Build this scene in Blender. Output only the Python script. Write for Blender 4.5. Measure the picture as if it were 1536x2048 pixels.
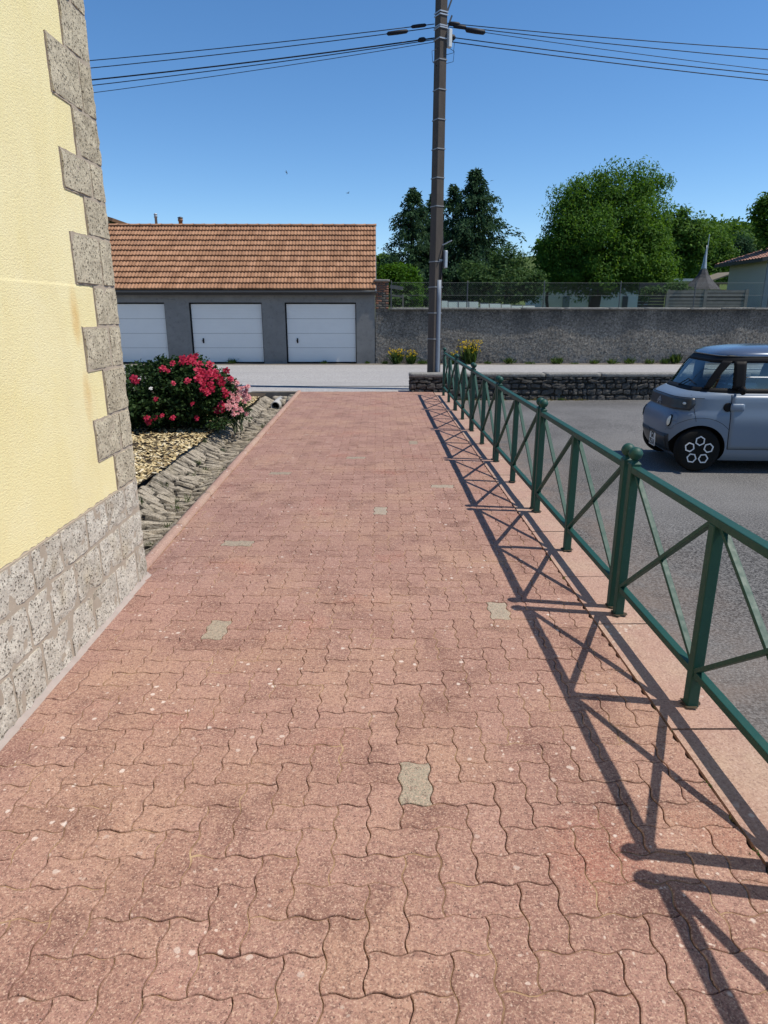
import bpy, bmesh, math, random
import numpy as np
from mathutils import Vector, Matrix, noise as mnoise

for o in list(bpy.data.objects): bpy.data.objects.remove(o)
SC = bpy.context.scene
COL = SC.collection
R = math.radians

# ------------------------------------------------------------------ camera, sky, sun, exposure
FPX, PITCH, YAW, CAMH = 1326.0, 16.75, 0.56, 1.65
cam_d = bpy.data.cameras.new('camera'); cam = bpy.data.objects.new('camera', cam_d); COL.objects.link(cam)
cam_d.sensor_fit = 'HORIZONTAL'; cam_d.sensor_width = 36.0; cam_d.lens = 36.0 * FPX / 1536.0
cam_d.clip_start = 0.05; cam_d.clip_end = 1500
cam.location = (0, 0, CAMH); cam.rotation_euler = (R(90 - PITCH), 0, -R(YAW))
SC.camera = cam
SC.render.resolution_x = 768; SC.render.resolution_y = 1024

SUNV = Vector((0.571, -0.092, 0.96)).normalized()          # towards the sun, from the fence shadows
ELEV = math.asin(SUNV.z); AZ = math.atan2(SUNV.x, SUNV.y)   # azimuth clockwise from +Y
W = bpy.data.worlds.new('World'); SC.world = W; W.use_nodes = True
wn = W.node_tree; wn.nodes.clear()
sky = wn.nodes.new('ShaderNodeTexSky'); sky.sky_type = 'NISHITA'; sky.sun_disc = False
sky.sun_elevation = ELEV; sky.sun_rotation = AZ
sky.altitude = 300; sky.air_density = 0.9; sky.dust_density = 0.0; sky.ozone_density = 4.0
bg = wn.nodes.new('ShaderNodeBackground'); bg.inputs['Strength'].default_value = 0.15
wo = wn.nodes.new('ShaderNodeOutputWorld')
hs = wn.nodes.new('ShaderNodeHueSaturation'); hs.inputs['Saturation'].default_value = 1.18
wn.links.new(sky.outputs[0], hs.inputs['Color']); wn.links.new(hs.outputs[0], bg.inputs[0]); wn.links.new(bg.outputs[0], wo.inputs[0])
sun_d = bpy.data.lights.new('sun', 'SUN'); sun_d.energy = 5.0; sun_d.angle = R(0.53); sun_d.color = (1.0, 0.935, 0.83)
sun = bpy.data.objects.new('sun', sun_d); COL.objects.link(sun)
sun.rotation_euler = SUNV.to_track_quat('Z', 'Y').to_euler(); sun.location = (20, -4, 40)
SC.view_settings.view_transform = 'Standard'; SC.view_settings.look = 'None'
SC.view_settings.exposure = 0.0; SC.view_settings.gamma = 1.0; SC.view_settings.use_curve_mapping = False

rnd = random.Random(7); npr = np.random.default_rng(7)

# ------------------------------------------------------------------ photo pixel -> ray helpers (distance always from what a thing stands on)
_th, _yw = R(PITCH), R(YAW)
def ray(u, v):
    x = (u - 768) / FPX; y = (v - 1024) / FPX
    fw = math.cos(_th) - math.sin(_th) * y; dn = math.sin(_th) + math.cos(_th) * y
    return Vector((x * math.cos(_yw) + fw * math.sin(_yw), -x * math.sin(_yw) + fw * math.cos(_yw), -dn))
def at(u, v, Y):
    r = ray(u, v); t = Y / r.y
    return Vector((r.x * t, Y, CAMH + r.z * t))

# ------------------------------------------------------------------ object helpers
def tag(o, label=None, cat=None, group=None, kind=None):
    if label: o['label'] = label
    if cat: o['category'] = cat
    if group: o['group'] = group
    if kind: o['kind'] = kind
    return o
def empty(name, loc=(0, 0, 0), rz=0.0):
    o = bpy.data.objects.new(name, None); COL.objects.link(o)
    o.location = loc; o.rotation_euler = (0, 0, rz); o.empty_display_size = 0.1
    return o
def link(name, me, parent=None, mat=None):
    o = bpy.data.objects.new(name, me); COL.objects.link(o)
    if parent is not None: o.parent = parent
    if mat is not None and not me.materials: me.materials.append(mat)
    return o
def mesh(name, V, F, mat=None, smooth=False):
    me = bpy.data.meshes.new(name); me.from_pydata([tuple(v) for v in V], [], F); me.update()
    if smooth: me.polygons.foreach_set('use_smooth', [True] * len(me.polygons))
    if mat: me.materials.append(mat)
    return me
def mesh_np(name, V, F, mat=None, smooth=False):          # all faces same vertex count
    V = np.asarray(V, np.float32); F = np.asarray(F, np.int32); k = F.shape[1]
    me = bpy.data.meshes.new(name)
    me.vertices.add(len(V)); me.vertices.foreach_set('co', V.ravel())
    me.loops.add(F.size); me.loops.foreach_set('vertex_index', F.ravel())
    me.polygons.add(len(F)); me.polygons.foreach_set('loop_start', np.arange(len(F), dtype=np.int32) * k)
    me.update(calc_edges=True); me.validate()
    if smooth: me.polygons.foreach_set('use_smooth', np.ones(len(F), bool))
    if mat: me.materials.append(mat)
    return me
class MB:
    def __init__(s): s.V = []; s.F = []
    def add(s, V, F):
        b = len(s.V); s.V += [tuple(v) for v in V]; s.F += [tuple(i + b for i in f) for f in F]; return s
    def box(s, x0, x1, y0, y1, z0, z1):
        return s.add([(x0,y0,z0),(x1,y0,z0),(x1,y1,z0),(x0,y1,z0),(x0,y0,z1),(x1,y0,z1),(x1,y1,z1),(x0,y1,z1)],
                     [(0,3,2,1),(4,5,6,7),(0,1,5,4),(1,2,6,5),(2,3,7,6),(3,0,4,7)])
    def bar(s, p0, p1, w, h, up=(0, 0, 1)):
        p0 = Vector(p0); p1 = Vector(p1); d = (p1 - p0).normalized(); u = Vector(up)
        sd = d.cross(u)
        if sd.length < 1e-4: sd = d.cross(Vector((1, 0, 0)))
        sd.normalize(); u = sd.cross(d).normalized(); V = []
        for p in (p0, p1):
            for a, b in ((-1, -1), (1, -1), (1, 1), (-1, 1)): V.append(p + sd * (a * w / 2) + u * (b * h / 2))
        return s.add(V, [(3,2,1,0),(4,5,6,7),(0,1,5,4),(1,2,6,5),(2,3,7,6),(3,0,4,7)])
    def tube(s, pts, r, n=6, cap=True):
        pts = [Vector(p) for p in pts]; m = len(pts); V = []; F = []
        rr = r if isinstance(r, (list, tuple)) else [r] * m
        ref = None
        for i, p in enumerate(pts):
            d = (pts[min(i + 1, m - 1)] - pts[max(i - 1, 0)]).normalized()
            if ref is None: ref = d.cross(Vector((0.3, 0.2, 1)) if abs(d.z) < 0.9 else Vector((1, 0, 0))).normalized()
            ref = (ref - d * ref.dot(d)).normalized(); b = d.cross(ref)
            for k in range(n):
                a = 2 * math.pi * k / n; V.append(p + (ref * math.cos(a) + b * math.sin(a)) * rr[i])
        for i in range(m - 1):
            for k in range(n):
                k2 = (k + 1) % n; F.append((i*n+k, i*n+k2, (i+1)*n+k2, (i+1)*n+k))
        if cap: F += [tuple(range(n - 1, -1, -1)), tuple((m-1)*n + k for k in range(n))]
        return s.add(V, F)
    def lathe(s, prof, c=(0, 0, 0), n=20, axis='z', full=True):
        V = []; F = []; m = len(prof); c = Vector(c)
        for (r, h) in prof:
            for k in range(n):
                a = 2 * math.pi * k / n; x, y = r * math.cos(a), r * math.sin(a)
                V.append(c + (Vector((x, y, h)) if axis == 'z' else Vector((x, h, y)) if axis == 'y' else Vector((h, x, y))))
        for i in range(m - 1):
            for k in range(n):
                k2 = (k + 1) % n; F.append((i*n+k, i*n+k2, (i+1)*n+k2, (i+1)*n+k))
        F += [tuple(range(n - 1, -1, -1)), tuple((m-1)*n + k for k in range(n))]
        return s.add(V, F)
    def grid(s, fn, nu, nv):
        V = [fn(i / nu, j / nv) for j in range(nv + 1) for i in range(nu + 1)]
        F = [(j*(nu+1)+i, j*(nu+1)+i+1, (j+1)*(nu+1)+i+1, (j+1)*(nu+1)+i) for j in range(nv) for i in range(nu)]
        return s.add(V, F)
    def build(s, name, mat, parent=None, smooth=False, bevel=0, solid=0, recalc=True):
        me = mesh(name, s.V, s.F, mat, smooth)
        if recalc:
            bm = bmesh.new(); bm.from_mesh(me); bmesh.ops.recalc_face_normals(bm, faces=bm.faces); bm.to_mesh(me); bm.free()
        o = link(name, me, parent)
        if solid:
            md = o.modifiers.new('solid', 'SOLIDIFY'); md.thickness = solid; md.offset = -1
        if bevel:
            md = o.modifiers.new('bevel', 'BEVEL'); md.width = bevel; md.segments = 2; md.limit_method = 'ANGLE'; md.angle_limit = R(35)
        return o

# ------------------------------------------------------------------ material helpers
class T:
    def __init__(s, name):
        s.m = bpy.data.materials.new(name); s.m.use_nodes = True; s.t = s.m.node_tree; s.t.nodes.clear(); s._p = None
    def n(s, ty, ins=None, **props):
        nd = s.t.nodes.new(ty)
        for k, v in props.items(): setattr(nd, k, v)
        for k, v in (ins or {}).items():
            if isinstance(v, bpy.types.NodeSocket): s.t.links.new(v, nd.inputs[k])
            else: nd.inputs[k].default_value = v
        return nd
    @property
    def pos(s):
        if s._p is None: s._p = s.n('ShaderNodeNewGeometry').outputs['Position']
        return s._p
    def scale(s, v, off=(0, 0, 0)):
        return s.n('ShaderNodeMapping', {'Vector': s.pos, 'Scale': v, 'Location': off}).outputs[0]
    def noise(s, sc, det=2.0, ro=0.55, vec=None, dist=0.0):
        return s.n('ShaderNodeTexNoise', {'Vector': vec or s.pos, 'Scale': sc, 'Detail': det, 'Roughness': ro, 'Distortion': dist}).outputs['Fac']
    def vor(s, sc, vec=None, feature='F1', out='Distance', rand=1.0):
        return s.n('ShaderNodeTexVoronoi', {'Vector': vec or s.pos, 'Scale': sc, 'Randomness': rand}, feature=feature).outputs[out]
    def ramp(s, f, stops, interp='LINEAR'):
        nd = s.n('ShaderNodeValToRGB', {'Fac': f}); cr = nd.color_ramp; cr.interpolation = interp
        while len(cr.elements) < len(stops): cr.elements.new(0.5)
        for e, (p, c) in zip(cr.elements, stops):
            e.position = p; e.color = (*c, 1) if isinstance(c, (tuple, list)) else (c, c, c, 1)
        return nd.outputs[0]
    def mix(s, f, a, b, mode='MIX'):
        c = lambda x: (*x, 1) if isinstance(x, tuple) and len(x) == 3 else x
        return s.n('ShaderNodeMix', {0: f, 6: c(a), 7: c(b)}, data_type='RGBA', blend_type=mode).outputs[2]
    def math(s, op, a, b=0.0, clamp=False):
        return s.n('ShaderNodeMath', {0: a, 1: b}, operation=op, use_clamp=clamp).outputs[0]
    def bump(s, h, st=0.5, d=0.01, nrm=None):
        ins = {'Height': h, 'Strength': st, 'Distance': d}
        if nrm is not None: ins['Normal'] = nrm
        return s.n('ShaderNodeBump', ins).outputs[0]
    def isl(s): return s.n('ShaderNodeNewGeometry').outputs['Random Per Island']
    def objr(s): return s.n('ShaderNodeObjectInfo').outputs['Random']
    def piece(s): return s.math('FRACT', s.math('ADD', s.isl(), s.objr()))
    def out(s, col, rough=0.8, nrm=None, spec=0.3, metal=0.0, **kw):
        c = (*col, 1) if isinstance(col, tuple) and len(col) == 3 else col
        ins = {'Base Color': c, 'Roughness': rough, 'Specular IOR Level': spec, 'Metallic': metal}
        if nrm is not None: ins['Normal'] = nrm
        ins.update(kw)
        b = s.n('ShaderNodeBsdfPrincipled', ins)
        s.n('ShaderNodeOutputMaterial', {'Surface': b.outputs[0]})
        return s.m
def plain(name, col, rough=0.6, spec=0.4, metal=0.0, var=0.12, sc=20.0, bump=0.0, bsc=120.0):
    t = T(name); n = t.noise(sc, 3)
    c = t.mix(n, tuple(max(0, x * (1 - var)) for x in col), tuple(min(1, x * (1 + var)) for x in col))
    nr = t.bump(t.noise(bsc, 3), bump, 0.004) if bump else None
    return t.out(c, rough, nr, spec, metal)
def leafmat(name, c0, c1, c2, trans=0.35, rough=0.5):
    t = T(name); f = t.isl()
    c = t.ramp(f, [(0.0, c0), (0.55, c1), (1.0, c2)])
    big = t.noise(0.9, 2); c = t.mix(t.math('MULTIPLY', big, 0.5), c, c0)
    d = t.n('ShaderNodeBsdfPrincipled', {'Base Color': c, 'Roughness': rough + .2, 'Specular IOR Level': 0.12})
    hs = t.n('ShaderNodeHueSaturation', {'Color': c, 'Hue': 0.485, 'Saturation': 1.1, 'Value': 1.5}).outputs[0]
    tr = t.n('ShaderNodeBsdfTranslucent', {'Color': hs})
    mx = t.n('ShaderNodeMixShader', {0: trans, 1: d.outputs[0], 2: tr.outputs[0]})
    t.n('ShaderNodeOutputMaterial', {'Surface': mx.outputs[0]})
    return t.m

M = {}
# pink concrete pavers: aggregate speckle, lichen dots, dusty and dark blotches
def paver_mat(name, base0, base1, lichen=True, beige=False):
    t = T(name); p = t.piece()
    c = t.mix(p, base0, base1)
    if not beige:
        big = t.noise(1.3, 4, 0.6); c = t.mix(t.ramp(big, [(0.46, 0.0), (0.68, 0.65)]), c, (0.42, 0.255, 0.172))      # sandy film
        mid = t.noise(3.1, 4, 0.65, t.scale((1, 1, 1), (3, 7, 0))); c = t.mix(t.ramp(mid, [(0.52, 0.0), (0.68, 0.75)]), c, (0.17, 0.082, 0.066))  # dark damp marks
        red = t.noise(1.7, 3, 0.5, t.scale((1, 1, 1), (9, 2, 0))); c = t.mix(t.ramp(red, [(0.60, 0.0), (0.80, 0.5)]), c, (0.36, 0.12, 0.085))
    f1 = t.noise(150, 4, 0.75); c = t.mix(t.ramp(f1, [(0.38, 1.0), (0.49, 0.0)]), c, t.mix(0.6, c, (0.05, 0.03, 0.026)))
    ag = t.noise(46, 5, 0.8); c = t.mix(t.ramp(ag, [(0.36, 0.7), (0.49, 0.0)]), c, (0.13, 0.07, 0.058)); c = t.mix(t.ramp(ag, [(0.53, 0.0), (0.66, 0.6)]), c, (0.47, 0.31, 0.225))
    f2 = t.noise(130, 4, 0.75, t.scale((1, 1, 1), (4, 1, 2))); c = t.mix(t.ramp(f2, [(0.53, 0.0), (0.64, 0.85)]), c, (0.55, 0.38, 0.29))
    sp = t.vor(95.0); spm = t.math('MULTIPLY', t.ramp(sp, [(0.16, 1.0), (0.22, 0.0)]), t.ramp(t.vor(95.0, out='Color'), [(0.72, 0.0), (0.74, 0.85)], 'CONSTANT'))
    c = t.mix(spm, c, (0.035, 0.028, 0.028))
    if lichen:
        wv = t.n('ShaderNodeVectorMath', {0: t.pos, 1: t.n('ShaderNodeVectorMath', {0: t.n('ShaderNodeTexNoise', {'Vector': t.pos, 'Scale': 45.0}).outputs['Color'], 1: (0.016, 0.016, 0.0)}, operation='MULTIPLY').outputs[0]}, operation='ADD').outputs[0]
        lv = t.vor(15.0, wv); lc = t.vor(15.0, wv, out='Color')
        lm = t.math('MULTIPLY', t.ramp(lv, [(0.12, 1.0), (0.17, 0.0)]), t.ramp(lc, [(0.60, 0.0), (0.62, 1.0)], 'CONSTANT'))
        zone = t.ramp(t.noise(1.1, 3, 0.6, t.scale((1, 1, 1), (1.5, 5, 0))), [(0.40, 0.1), (0.58, 0.9)])
        c = t.mix(t.math('MULTIPLY', lm, zone), c, (0.60, 0.50, 0.44))
        lv = t.vor(38.0, wv); lc = t.vor(38.0, wv, out='Color'); lm = t.math('MULTIPLY', t.ramp(lv, [(0.14, 1.0), (0.22, 0.0)]), t.ramp(lc, [(0.66, 0.0), (0.68, 1.0)], 'CONSTANT'))
        c = t.mix(t.math('MULTIPLY', lm, zone), c, (0.58, 0.46, 0.39))
    nr = t.bump(f1, 0.45, 0.004); nr = t.bump(t.noise(40, 3), 0.18, 0.006, nr)
    return t.out(c, 0.9, nr, 0.2)
M['paver'] = paver_mat('pink_paver', (0.288, 0.155, 0.122), (0.362, 0.206, 0.165))
M['paver_beige'] = paver_mat('beige_paver', (0.29, 0.25, 0.185), (0.36, 0.315, 0.245), False, True)
t = T('joint_sand'); n = t.noise(9, 4, 0.6)
c = t.ramp(n, [(0.35, (0.12, 0.065, 0.045)), (0.52, (0.30, 0.19, 0.115)), (0.68, (0.43, 0.30, 0.18))])
M['sand'] = t.out(c, 1.0, t.bump(t.noise(300, 3), 0.6, 0.004), 0.1)
# pink kerb stone
t = T('pink_kerb_stone'); c = t.mix(t.piece(), (0.36, 0.22, 0.17), (0.42, 0.27, 0.21))
c = t.mix(t.ramp(t.noise(2.2, 4, 0.6), [(0.45, 0.0), (0.72, 0.8)]), c, (0.44, 0.32, 0.235))
c = t.mix(t.ramp(t.noise(14, 5, 0.7), [(0.52, 0.0), (0.7, 0.5)]), c, (0.24, 0.14, 0.115))
gr = t.noise(110, 4, 0.8); c = t.mix(t.ramp(gr, [(0.36, 0.7), (0.48, 0.0)]), c, (0.16, 0.095, 0.08)); c = t.mix(t.ramp(gr, [(0.54, 0.0), (0.66, 0.6)]), c, (0.58, 0.44, 0.37))
wl = t.vor(24.0); c = t.mix(t.math('MULTIPLY', t.ramp(wl, [(0.18, 1.0), (0.28, 0.0)]), t.ramp(t.noise(2.4, 3, 0.6, t.scale((1, 1, 1), (2, 2, 0))), [(0.54, 0.0), (0.62, 0.85)])), c, (0.62, 0.54, 0.46))
M['kerb'] = t.out(c, 0.9, t.bump(t.noise(120, 4, 0.65), 0.4, 0.005), 0.2)
# asphalt of the car park / road
def asphalt(name, lo, hi, dust=None, sc=60.0):
    t = T(name); c = t.mix(t.ramp(t.noise(sc, 5, 0.85), [(0.42, 0.0), (0.60, 1.0)]), lo, hi)
    c = t.mix(t.ramp(t.noise(0.35, 4, 0.6), [(0.40, 0.0), (0.70, 0.45)]), c, tuple(x * 1.35 for x in hi))
    st = t.vor(95.0); c = t.mix(t.math('MULTIPLY', t.ramp(st, [(0.20, 1.0), (0.26, 0.0)]), t.ramp(t.vor(95.0, out='Color'), [(0.80, 0.0), (0.82, 0.8)], 'CONSTANT')), c, tuple(min(0.7, x * 2.6) for x in hi))
    if dust:
        sx = t.n('ShaderNodeSeparateXYZ', {0: t.pos}).outputs[0]
        d = t.math('MULTIPLY', t.ramp(t.math('MULTIPLY', t.math('SUBTRACT', sx, 1.5), 0.5), [(0.0, 0.9), (0.55, 0.0)]), t.ramp(t.noise(3.0, 4, 0.6), [(0.3, 0.1), (0.7, 1.0)]))
        c = t.mix(d, c, dust)
    return t.out(c, 0.92, t.bump(t.noise(sc, 2, 0.7), 0.8, 0.006), 0.25)
M['lot'] = asphalt('car_park_asphalt', (0.016, 0.016, 0.017), (0.20, 0.194, 0.188), (0.20, 0.15, 0.12))
t = T('road_asphalt'); nn = t.noise(24, 5, 0.85); c = t.mix(t.ramp(nn, [(0.38, 0.0), (0.62, 1.0)]), (0.235, 0.225, 0.215), (0.45, 0.435, 0.42))
c = t.mix(t.ramp(t.noise(0.6, 4, 0.6, t.scale((0.4, 1.6, 1))), [(0.42, 0.0), (0.7, 0.6)]), c, (0.30, 0.29, 0.285))
c = t.mix(t.ramp(t.noise(2.2, 5, 0.7, t.scale((0.15, 3.0, 1))), [(0.60, 0.0), (0.66, 0.45)]), c, (0.12, 0.12, 0.12))
M['road'] = t.out(c, 0.95, t.bump(nn, 0.7, 0.01), 0.15)
M['verge'] = plain('verge_dirt', (0.17, 0.15, 0.125), 1.0, 0.1, 0, 0.45, 6.0, 0.8, 60)
M['gutter_concrete'] = plain('gutter_concrete', (0.40, 0.39, 0.37), 0.95, 0.2, 0, 0.25, 4.0, 0.5, 90)
# house
t = T('yellow_render'); c = t.mix(t.noise(1.1, 4, 0.6), (0.78, 0.67, 0.335), (0.83, 0.735, 0.42))
sxyz = t.n('ShaderNodeSeparateXYZ', {0: t.pos}).outputs
def blob(y, z, sy, sz):
    a = t.math('DIVIDE', t.math('SUBTRACT', sxyz[1], y), sy); b = t.math('DIVIDE', t.math('SUBTRACT', sxyz[2], z), sz)
    return t.ramp(t.math('ADD', t.math('MULTIPLY', a, a), t.math('MULTIPLY', b, b)), [(0.0, 1.0), (1.0, 0.0)])
st = t.math('MULTIPLY', t.math('MAXIMUM', blob(3.49, 1.64, 0.06, 0.17), blob(3.52, 1.22, 0.06, 0.16)), t.ramp(t.noise(9, 3, 0.6, t.scale((1, 1, 0.35))), [(0.3, 0.1), (0.6, 0.75)]))
c = t.mix(st, c, (0.66, 0.38, 0.09))
c = t.mix(t.ramp(t.noise(2.6, 4, 0.65, t.scale((1, 1, 0.25))), [(0.50, 0.0), (0.74, 0.42)]), c, (0.66, 0.53, 0.25))
c = t.mix(t.ramp(t.noise(0.9, 5, 0.7, t.scale((1, 1, 1), (2, 4, 6))), [(0.48, 0.0), (0.72, 0.45)]), c, (0.86, 0.79, 0.54))
c = t.mix(t.ramp(t.noise(130, 3, 0.7), [(0.28, 0.5), (0.36, 0.0)]), c, (0.50, 0.39, 0.17))
h = t.noise(85, 4, 0.7, t.scale((1, 0.6, 1.5)), 0.15); h2 = t.noise(190, 3, 0.6)
nr = t.bump(t.ramp(t.math('SUBTRACT', sxyz[2], 1.28), [(0.495, 1.0), (0.505, 0.0)]), 0.35, 0.006); nr = t.bump(h, 0.42, 0.009, nr); nr = t.bump(h2, 0.35, 0.004, nr)
M['render'] = t.out(c, 0.95, nr, 0.15)
def stone_mat(name, a, b, dark, pit=0.75, sc=1.0, warm=None):
    t = T(name); c = t.mix(t.piece(), a, b)
    c = t.mix(t.ramp(t.noise(16 * sc, 4, 0.65), [(0.38, 0.0), (0.66, 0.8)]), c, tuple(min(0.75, x * 1.35) for x in b))
    if warm: c = t.mix(t.ramp(t.noise(3.0 * sc, 4, 0.6, t.scale((1, 1, 1), (5, 1, 8))), [(0.56, 0.0), (0.74, 0.65)]), c, warm)
    wq = t.n('ShaderNodeVectorMath', {0: t.pos, 1: t.n('ShaderNodeVectorMath', {0: t.n('ShaderNodeTexNoise', {'Vector': t.pos, 'Scale': 90.0 * sc}).outputs['Color'], 1: (0.012, 0.012, 0.012)}, operation='MULTIPLY').outputs[0]}, operation='ADD').outputs[0]
    pv = t.math('MULTIPLY', t.ramp(t.vor(58 * sc, wq), [(0.20, 1.0), (0.34, 0.0)]), t.ramp(t.vor(58 * sc, wq, out='Color'), [(0.42, 0.0), (0.46, 1.0)]))
    v = t.noise(85 * sc, 4, 0.72, dist=0.1); pits = t.math('MAXIMUM', t.math('MULTIPLY', t.ramp(v, [(0.36, 1.0), (0.42, 0.0)]), 0.6), pv)
    g = t.noise(200 * sc, 2, 0.6)
    c = t.mix(t.math('MULTIPLY', pits, pit), c, dark)
    c = t.mix(t.ramp(g, [(0.3, 0.35), (0.5, 0.0)]), c, dark)
    nr = t.bump(t.math('SUBTRACT', 1.0, pits), 0.8, 0.010 / sc); nr = t.bump(t.noise(30 * sc, 4, 0.7), 0.5, 0.015, nr); nr = t.bump(g, 0.4, 0.004, nr)
    return t.out(c, 0.95, nr, 0.15)
M['plinth'] = stone_mat('grey_plinth_stone', (0.38, 0.335, 0.265), (0.56, 0.515, 0.43), (0.10, 0.083, 0.06), 0.8, 1.0, (0.42, 0.33, 0.19))
M['quoin'] = stone_mat('grey_quoin_stone', (0.38, 0.328, 0.232), (0.47, 0.415, 0.305), (0.09, 0.075, 0.055), 0.75, 0.9)
M['mortar'] = plain('mortar', (0.40, 0.335, 0.26), 0.95, 0.1, 0, 0.2, 14, 0.4, 160)
M['pink_mortar'] = plain('pinkish_cement_fillet', (0.36, 0.30, 0.265), 0.95, 0.1, 0, 0.25, 12, 0.5, 90)
M['slate'] = stone_mat('grey_ditch_stone', (0.13, 0.113, 0.088), (0.35, 0.305, 0.238), (0.06, 0.052, 0.042), 0.5, 0.8, (0.30, 0.255, 0.17))
M['soil'] = plain('dark_soil', (0.065, 0.05, 0.035), 1.0, 0.1, 0, 0.5, 18, 0.8, 80)
M['ditch_bed'] = plain('ditch_silt', (0.045, 0.038, 0.03), 1.0, 0.1, 0, 0.4, 12, 0.7, 80)
t = T('ochre_wood_chips'); M['chips'] = t.out(t.ramp(t.isl(), [(0, (0.28, 0.19, 0.09)), (0.4, (0.52, 0.40, 0.20)), (0.8, (0.62, 0.51, 0.30)), (1, (0.70, 0.62, 0.46))]), 0.85, None, 0.2)
M['garden'] = plain('garden_grass', (0.07, 0.10, 0.03), 1.0, 0.1, 0, 0.4, 3, 0.5, 20)
M['earth'] = plain('bare_earth', (0.13, 0.11, 0.085), 1.0, 0.1, 0, 0.4, 2, 0.5, 20)
# metal, paint
t = T('green_fence_paint'); c = t.mix(t.noise(7, 4, 0.6), (0.005, 0.044, 0.034), (0.008, 0.064, 0.048))
c = t.mix(t.ramp(t.noise(55, 4, 0.7), [(0.64, 0.0), (0.72, 0.4)]), c, (0.06, 0.16, 0.13))
c = t.mix(t.ramp(t.noise(24, 5, 0.75, t.scale((1, 1, 0.4), (3, 1, 1))), [(0.69, 0.0), (0.73, 0.8)]), c, (0.07, 0.035, 0.02))
M['green'] = t.out(c, t.ramp(t.noise(30, 3), [(0.3, 0.5), (0.7, 0.62)]), t.bump(t.noise(90, 3), 0.05, 0.003), 0.4)
M['black'] = plain('black_plastic', (0.009, 0.009, 0.010), 0.6, 0.15)
M['rubber'] = plain('black_rubber', (0.011, 0.011, 0.011), 0.85, 0.15, 0, 0.2, 30, 0.3, 150)
M['dark_steel'] = plain('dark_steel', (0.10, 0.105, 0.11), 0.5, 0.5, 0.6)
M['galv'] = plain('galvanised_steel', (0.42, 0.45, 0.48), 0.45, 0.5, 0.5, 0.12, 12)
M['conduit'] = plain('grey_blue_conduit', (0.19, 0.225, 0.27), 0.55, 0.4, 0.0, 0.1, 6)
M['wire'] = plain('black_cable', (0.012, 0.014, 0.02), 0.6, 0.3)
t = T('pole_concrete'); c = t.mix(t.noise(7, 5, 0.65, t.scale((1, 1, 0.25))), (0.055, 0.047, 0.040), (0.125, 0.108, 0.094))
M['pole'] = t.out(c, 0.9, t.bump(t.noise(120, 4, 0.7, t.scale((1, 1, 0.3))), 0.6, 0.006), 0.2)
# ================================================================== SETTING
def sheet(name, x0, x1, y0, y1, z, mat, nx=1, ny=1, kind='structure', label=None, fn=None, cat=None):
    m = MB(); m.grid(lambda u, v: (x0 + (x1 - x0) * u, y0 + (y1 - y0) * v, z + (fn(x0 + (x1 - x0) * u, y0 + (y1 - y0) * v) if fn else 0)), nx, ny)
    o = m.build(name, mat, recalc=False, smooth=True); tag(o, label, cat, None, kind); return o
ZL = -0.18                                                   # car park level below the footpath
sheet('ground', -500, 500, -300, 700, -0.75, M['earth'], label='bare earth lying under the whole place', cat='ground')
sheet('car_park', 1.50, 60, -20, 14.60, ZL, M['lot'], 60, 40, fn=lambda x, y: 0.012 * mnoise.noise((x * .5, y * .5, 0)), label='dark grey asphalt car park behind the green fence', cat='car park')
sheet('road', -60, 70, 14.60, 22.45, -0.012, M['road'], 90, 30, fn=lambda x, y: 0.006 * mnoise.noise((x * .4, y * .6, 0)), label='pale sun-bleached asphalt road between footpath and garages', cat='road')
sheet('verge', -60, 70, 22.45, 23.2, -0.010, M['verge'], 200, 4, fn=lambda x, y: 0.015 * mnoise.noise((x * 2, y * 3, 0)), label='dusty dirt strip between road and grey wall', cat='verge')
g = MB(); g.grid(lambda u, v: (-60 + 130 * u, 15.75 + .22 * v + .02 * mnoise.noise((u * 200, 0, 0)), 0.0), 160, 1)
tag(g.build('gutter', M['gutter_concrete'], recalc=False), 'thin pale concrete gutter line along the road edge', 'gutter', None, 'structure')

# ---- footpath with wavy interlocking pavers in herringbone
U = 0.1125; PX0 = 0.078 - 3 * U; PY0 = 1.9275
def left_edge(y):                    # path side of the left kerb / house wall
    if y < 4.06: return -1.488
    return -1.545 - (y - 4.4) * 0.0112
RIGHT = 1.203; FAR = 14.60
path = empty('footpath', (0, 5, 0)); tag(path, 'pink interlocking paver footpath running between house and fence', 'footpath', None, 'structure')
def wave_edge(a, b, n=6, A=0.0078):
    a = Vector(a); b = Vector(b); d = b - a; nrm = Vector((-d.y, d.x)).normalized(); sgn = 1.0
    # same displacement whichever way the edge is walked: canonical direction is +x or +y
    if d.x < -1e-6 or d.y < -1e-6: nrm = -nrm; sgn = -1.0
    out = []
    for i in range(n):
        s = i / n; ss = s if sgn > 0 else 1 - s
        out.append(a + d * s + nrm * (A * math.sin(2 * math.pi * ss)))
    return out
def paver_outline(c, r, horiz):
    corners = [(c, r), (c + 1, r), (c + 2, r), (c + 2, r + 1), (c + 1, r + 1), (c, r + 1)] if horiz else \
              [(c, r), (c + 1, r), (c + 1, r + 1), (c + 1, r + 2), (c, r + 2), (c, r + 1)]
    P = []
    for i in range(6):
        a = corners[i]; b = corners[(i + 1) % 6]
        P += wave_edge((a[0] * U, a[1] * U), (b[0] * U, b[1] * U))
    return [(p.x, p.y) for p in P]
def clip(P, f):                                              # keep f(p) >= 0
    out = []
    for i in range(len(P)):
        a, b = P[i], P[(i + 1) % len(P)]; fa, fb = f(a), f(b)
        if fa >= 0: out.append(a)
        if (fa >= 0) != (fb >= 0):
            k = fa / (fa - fb); out.append((a[0] + (b[0] - a[0]) * k, a[1] + (b[1] - a[1]) * k))
    return out
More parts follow.
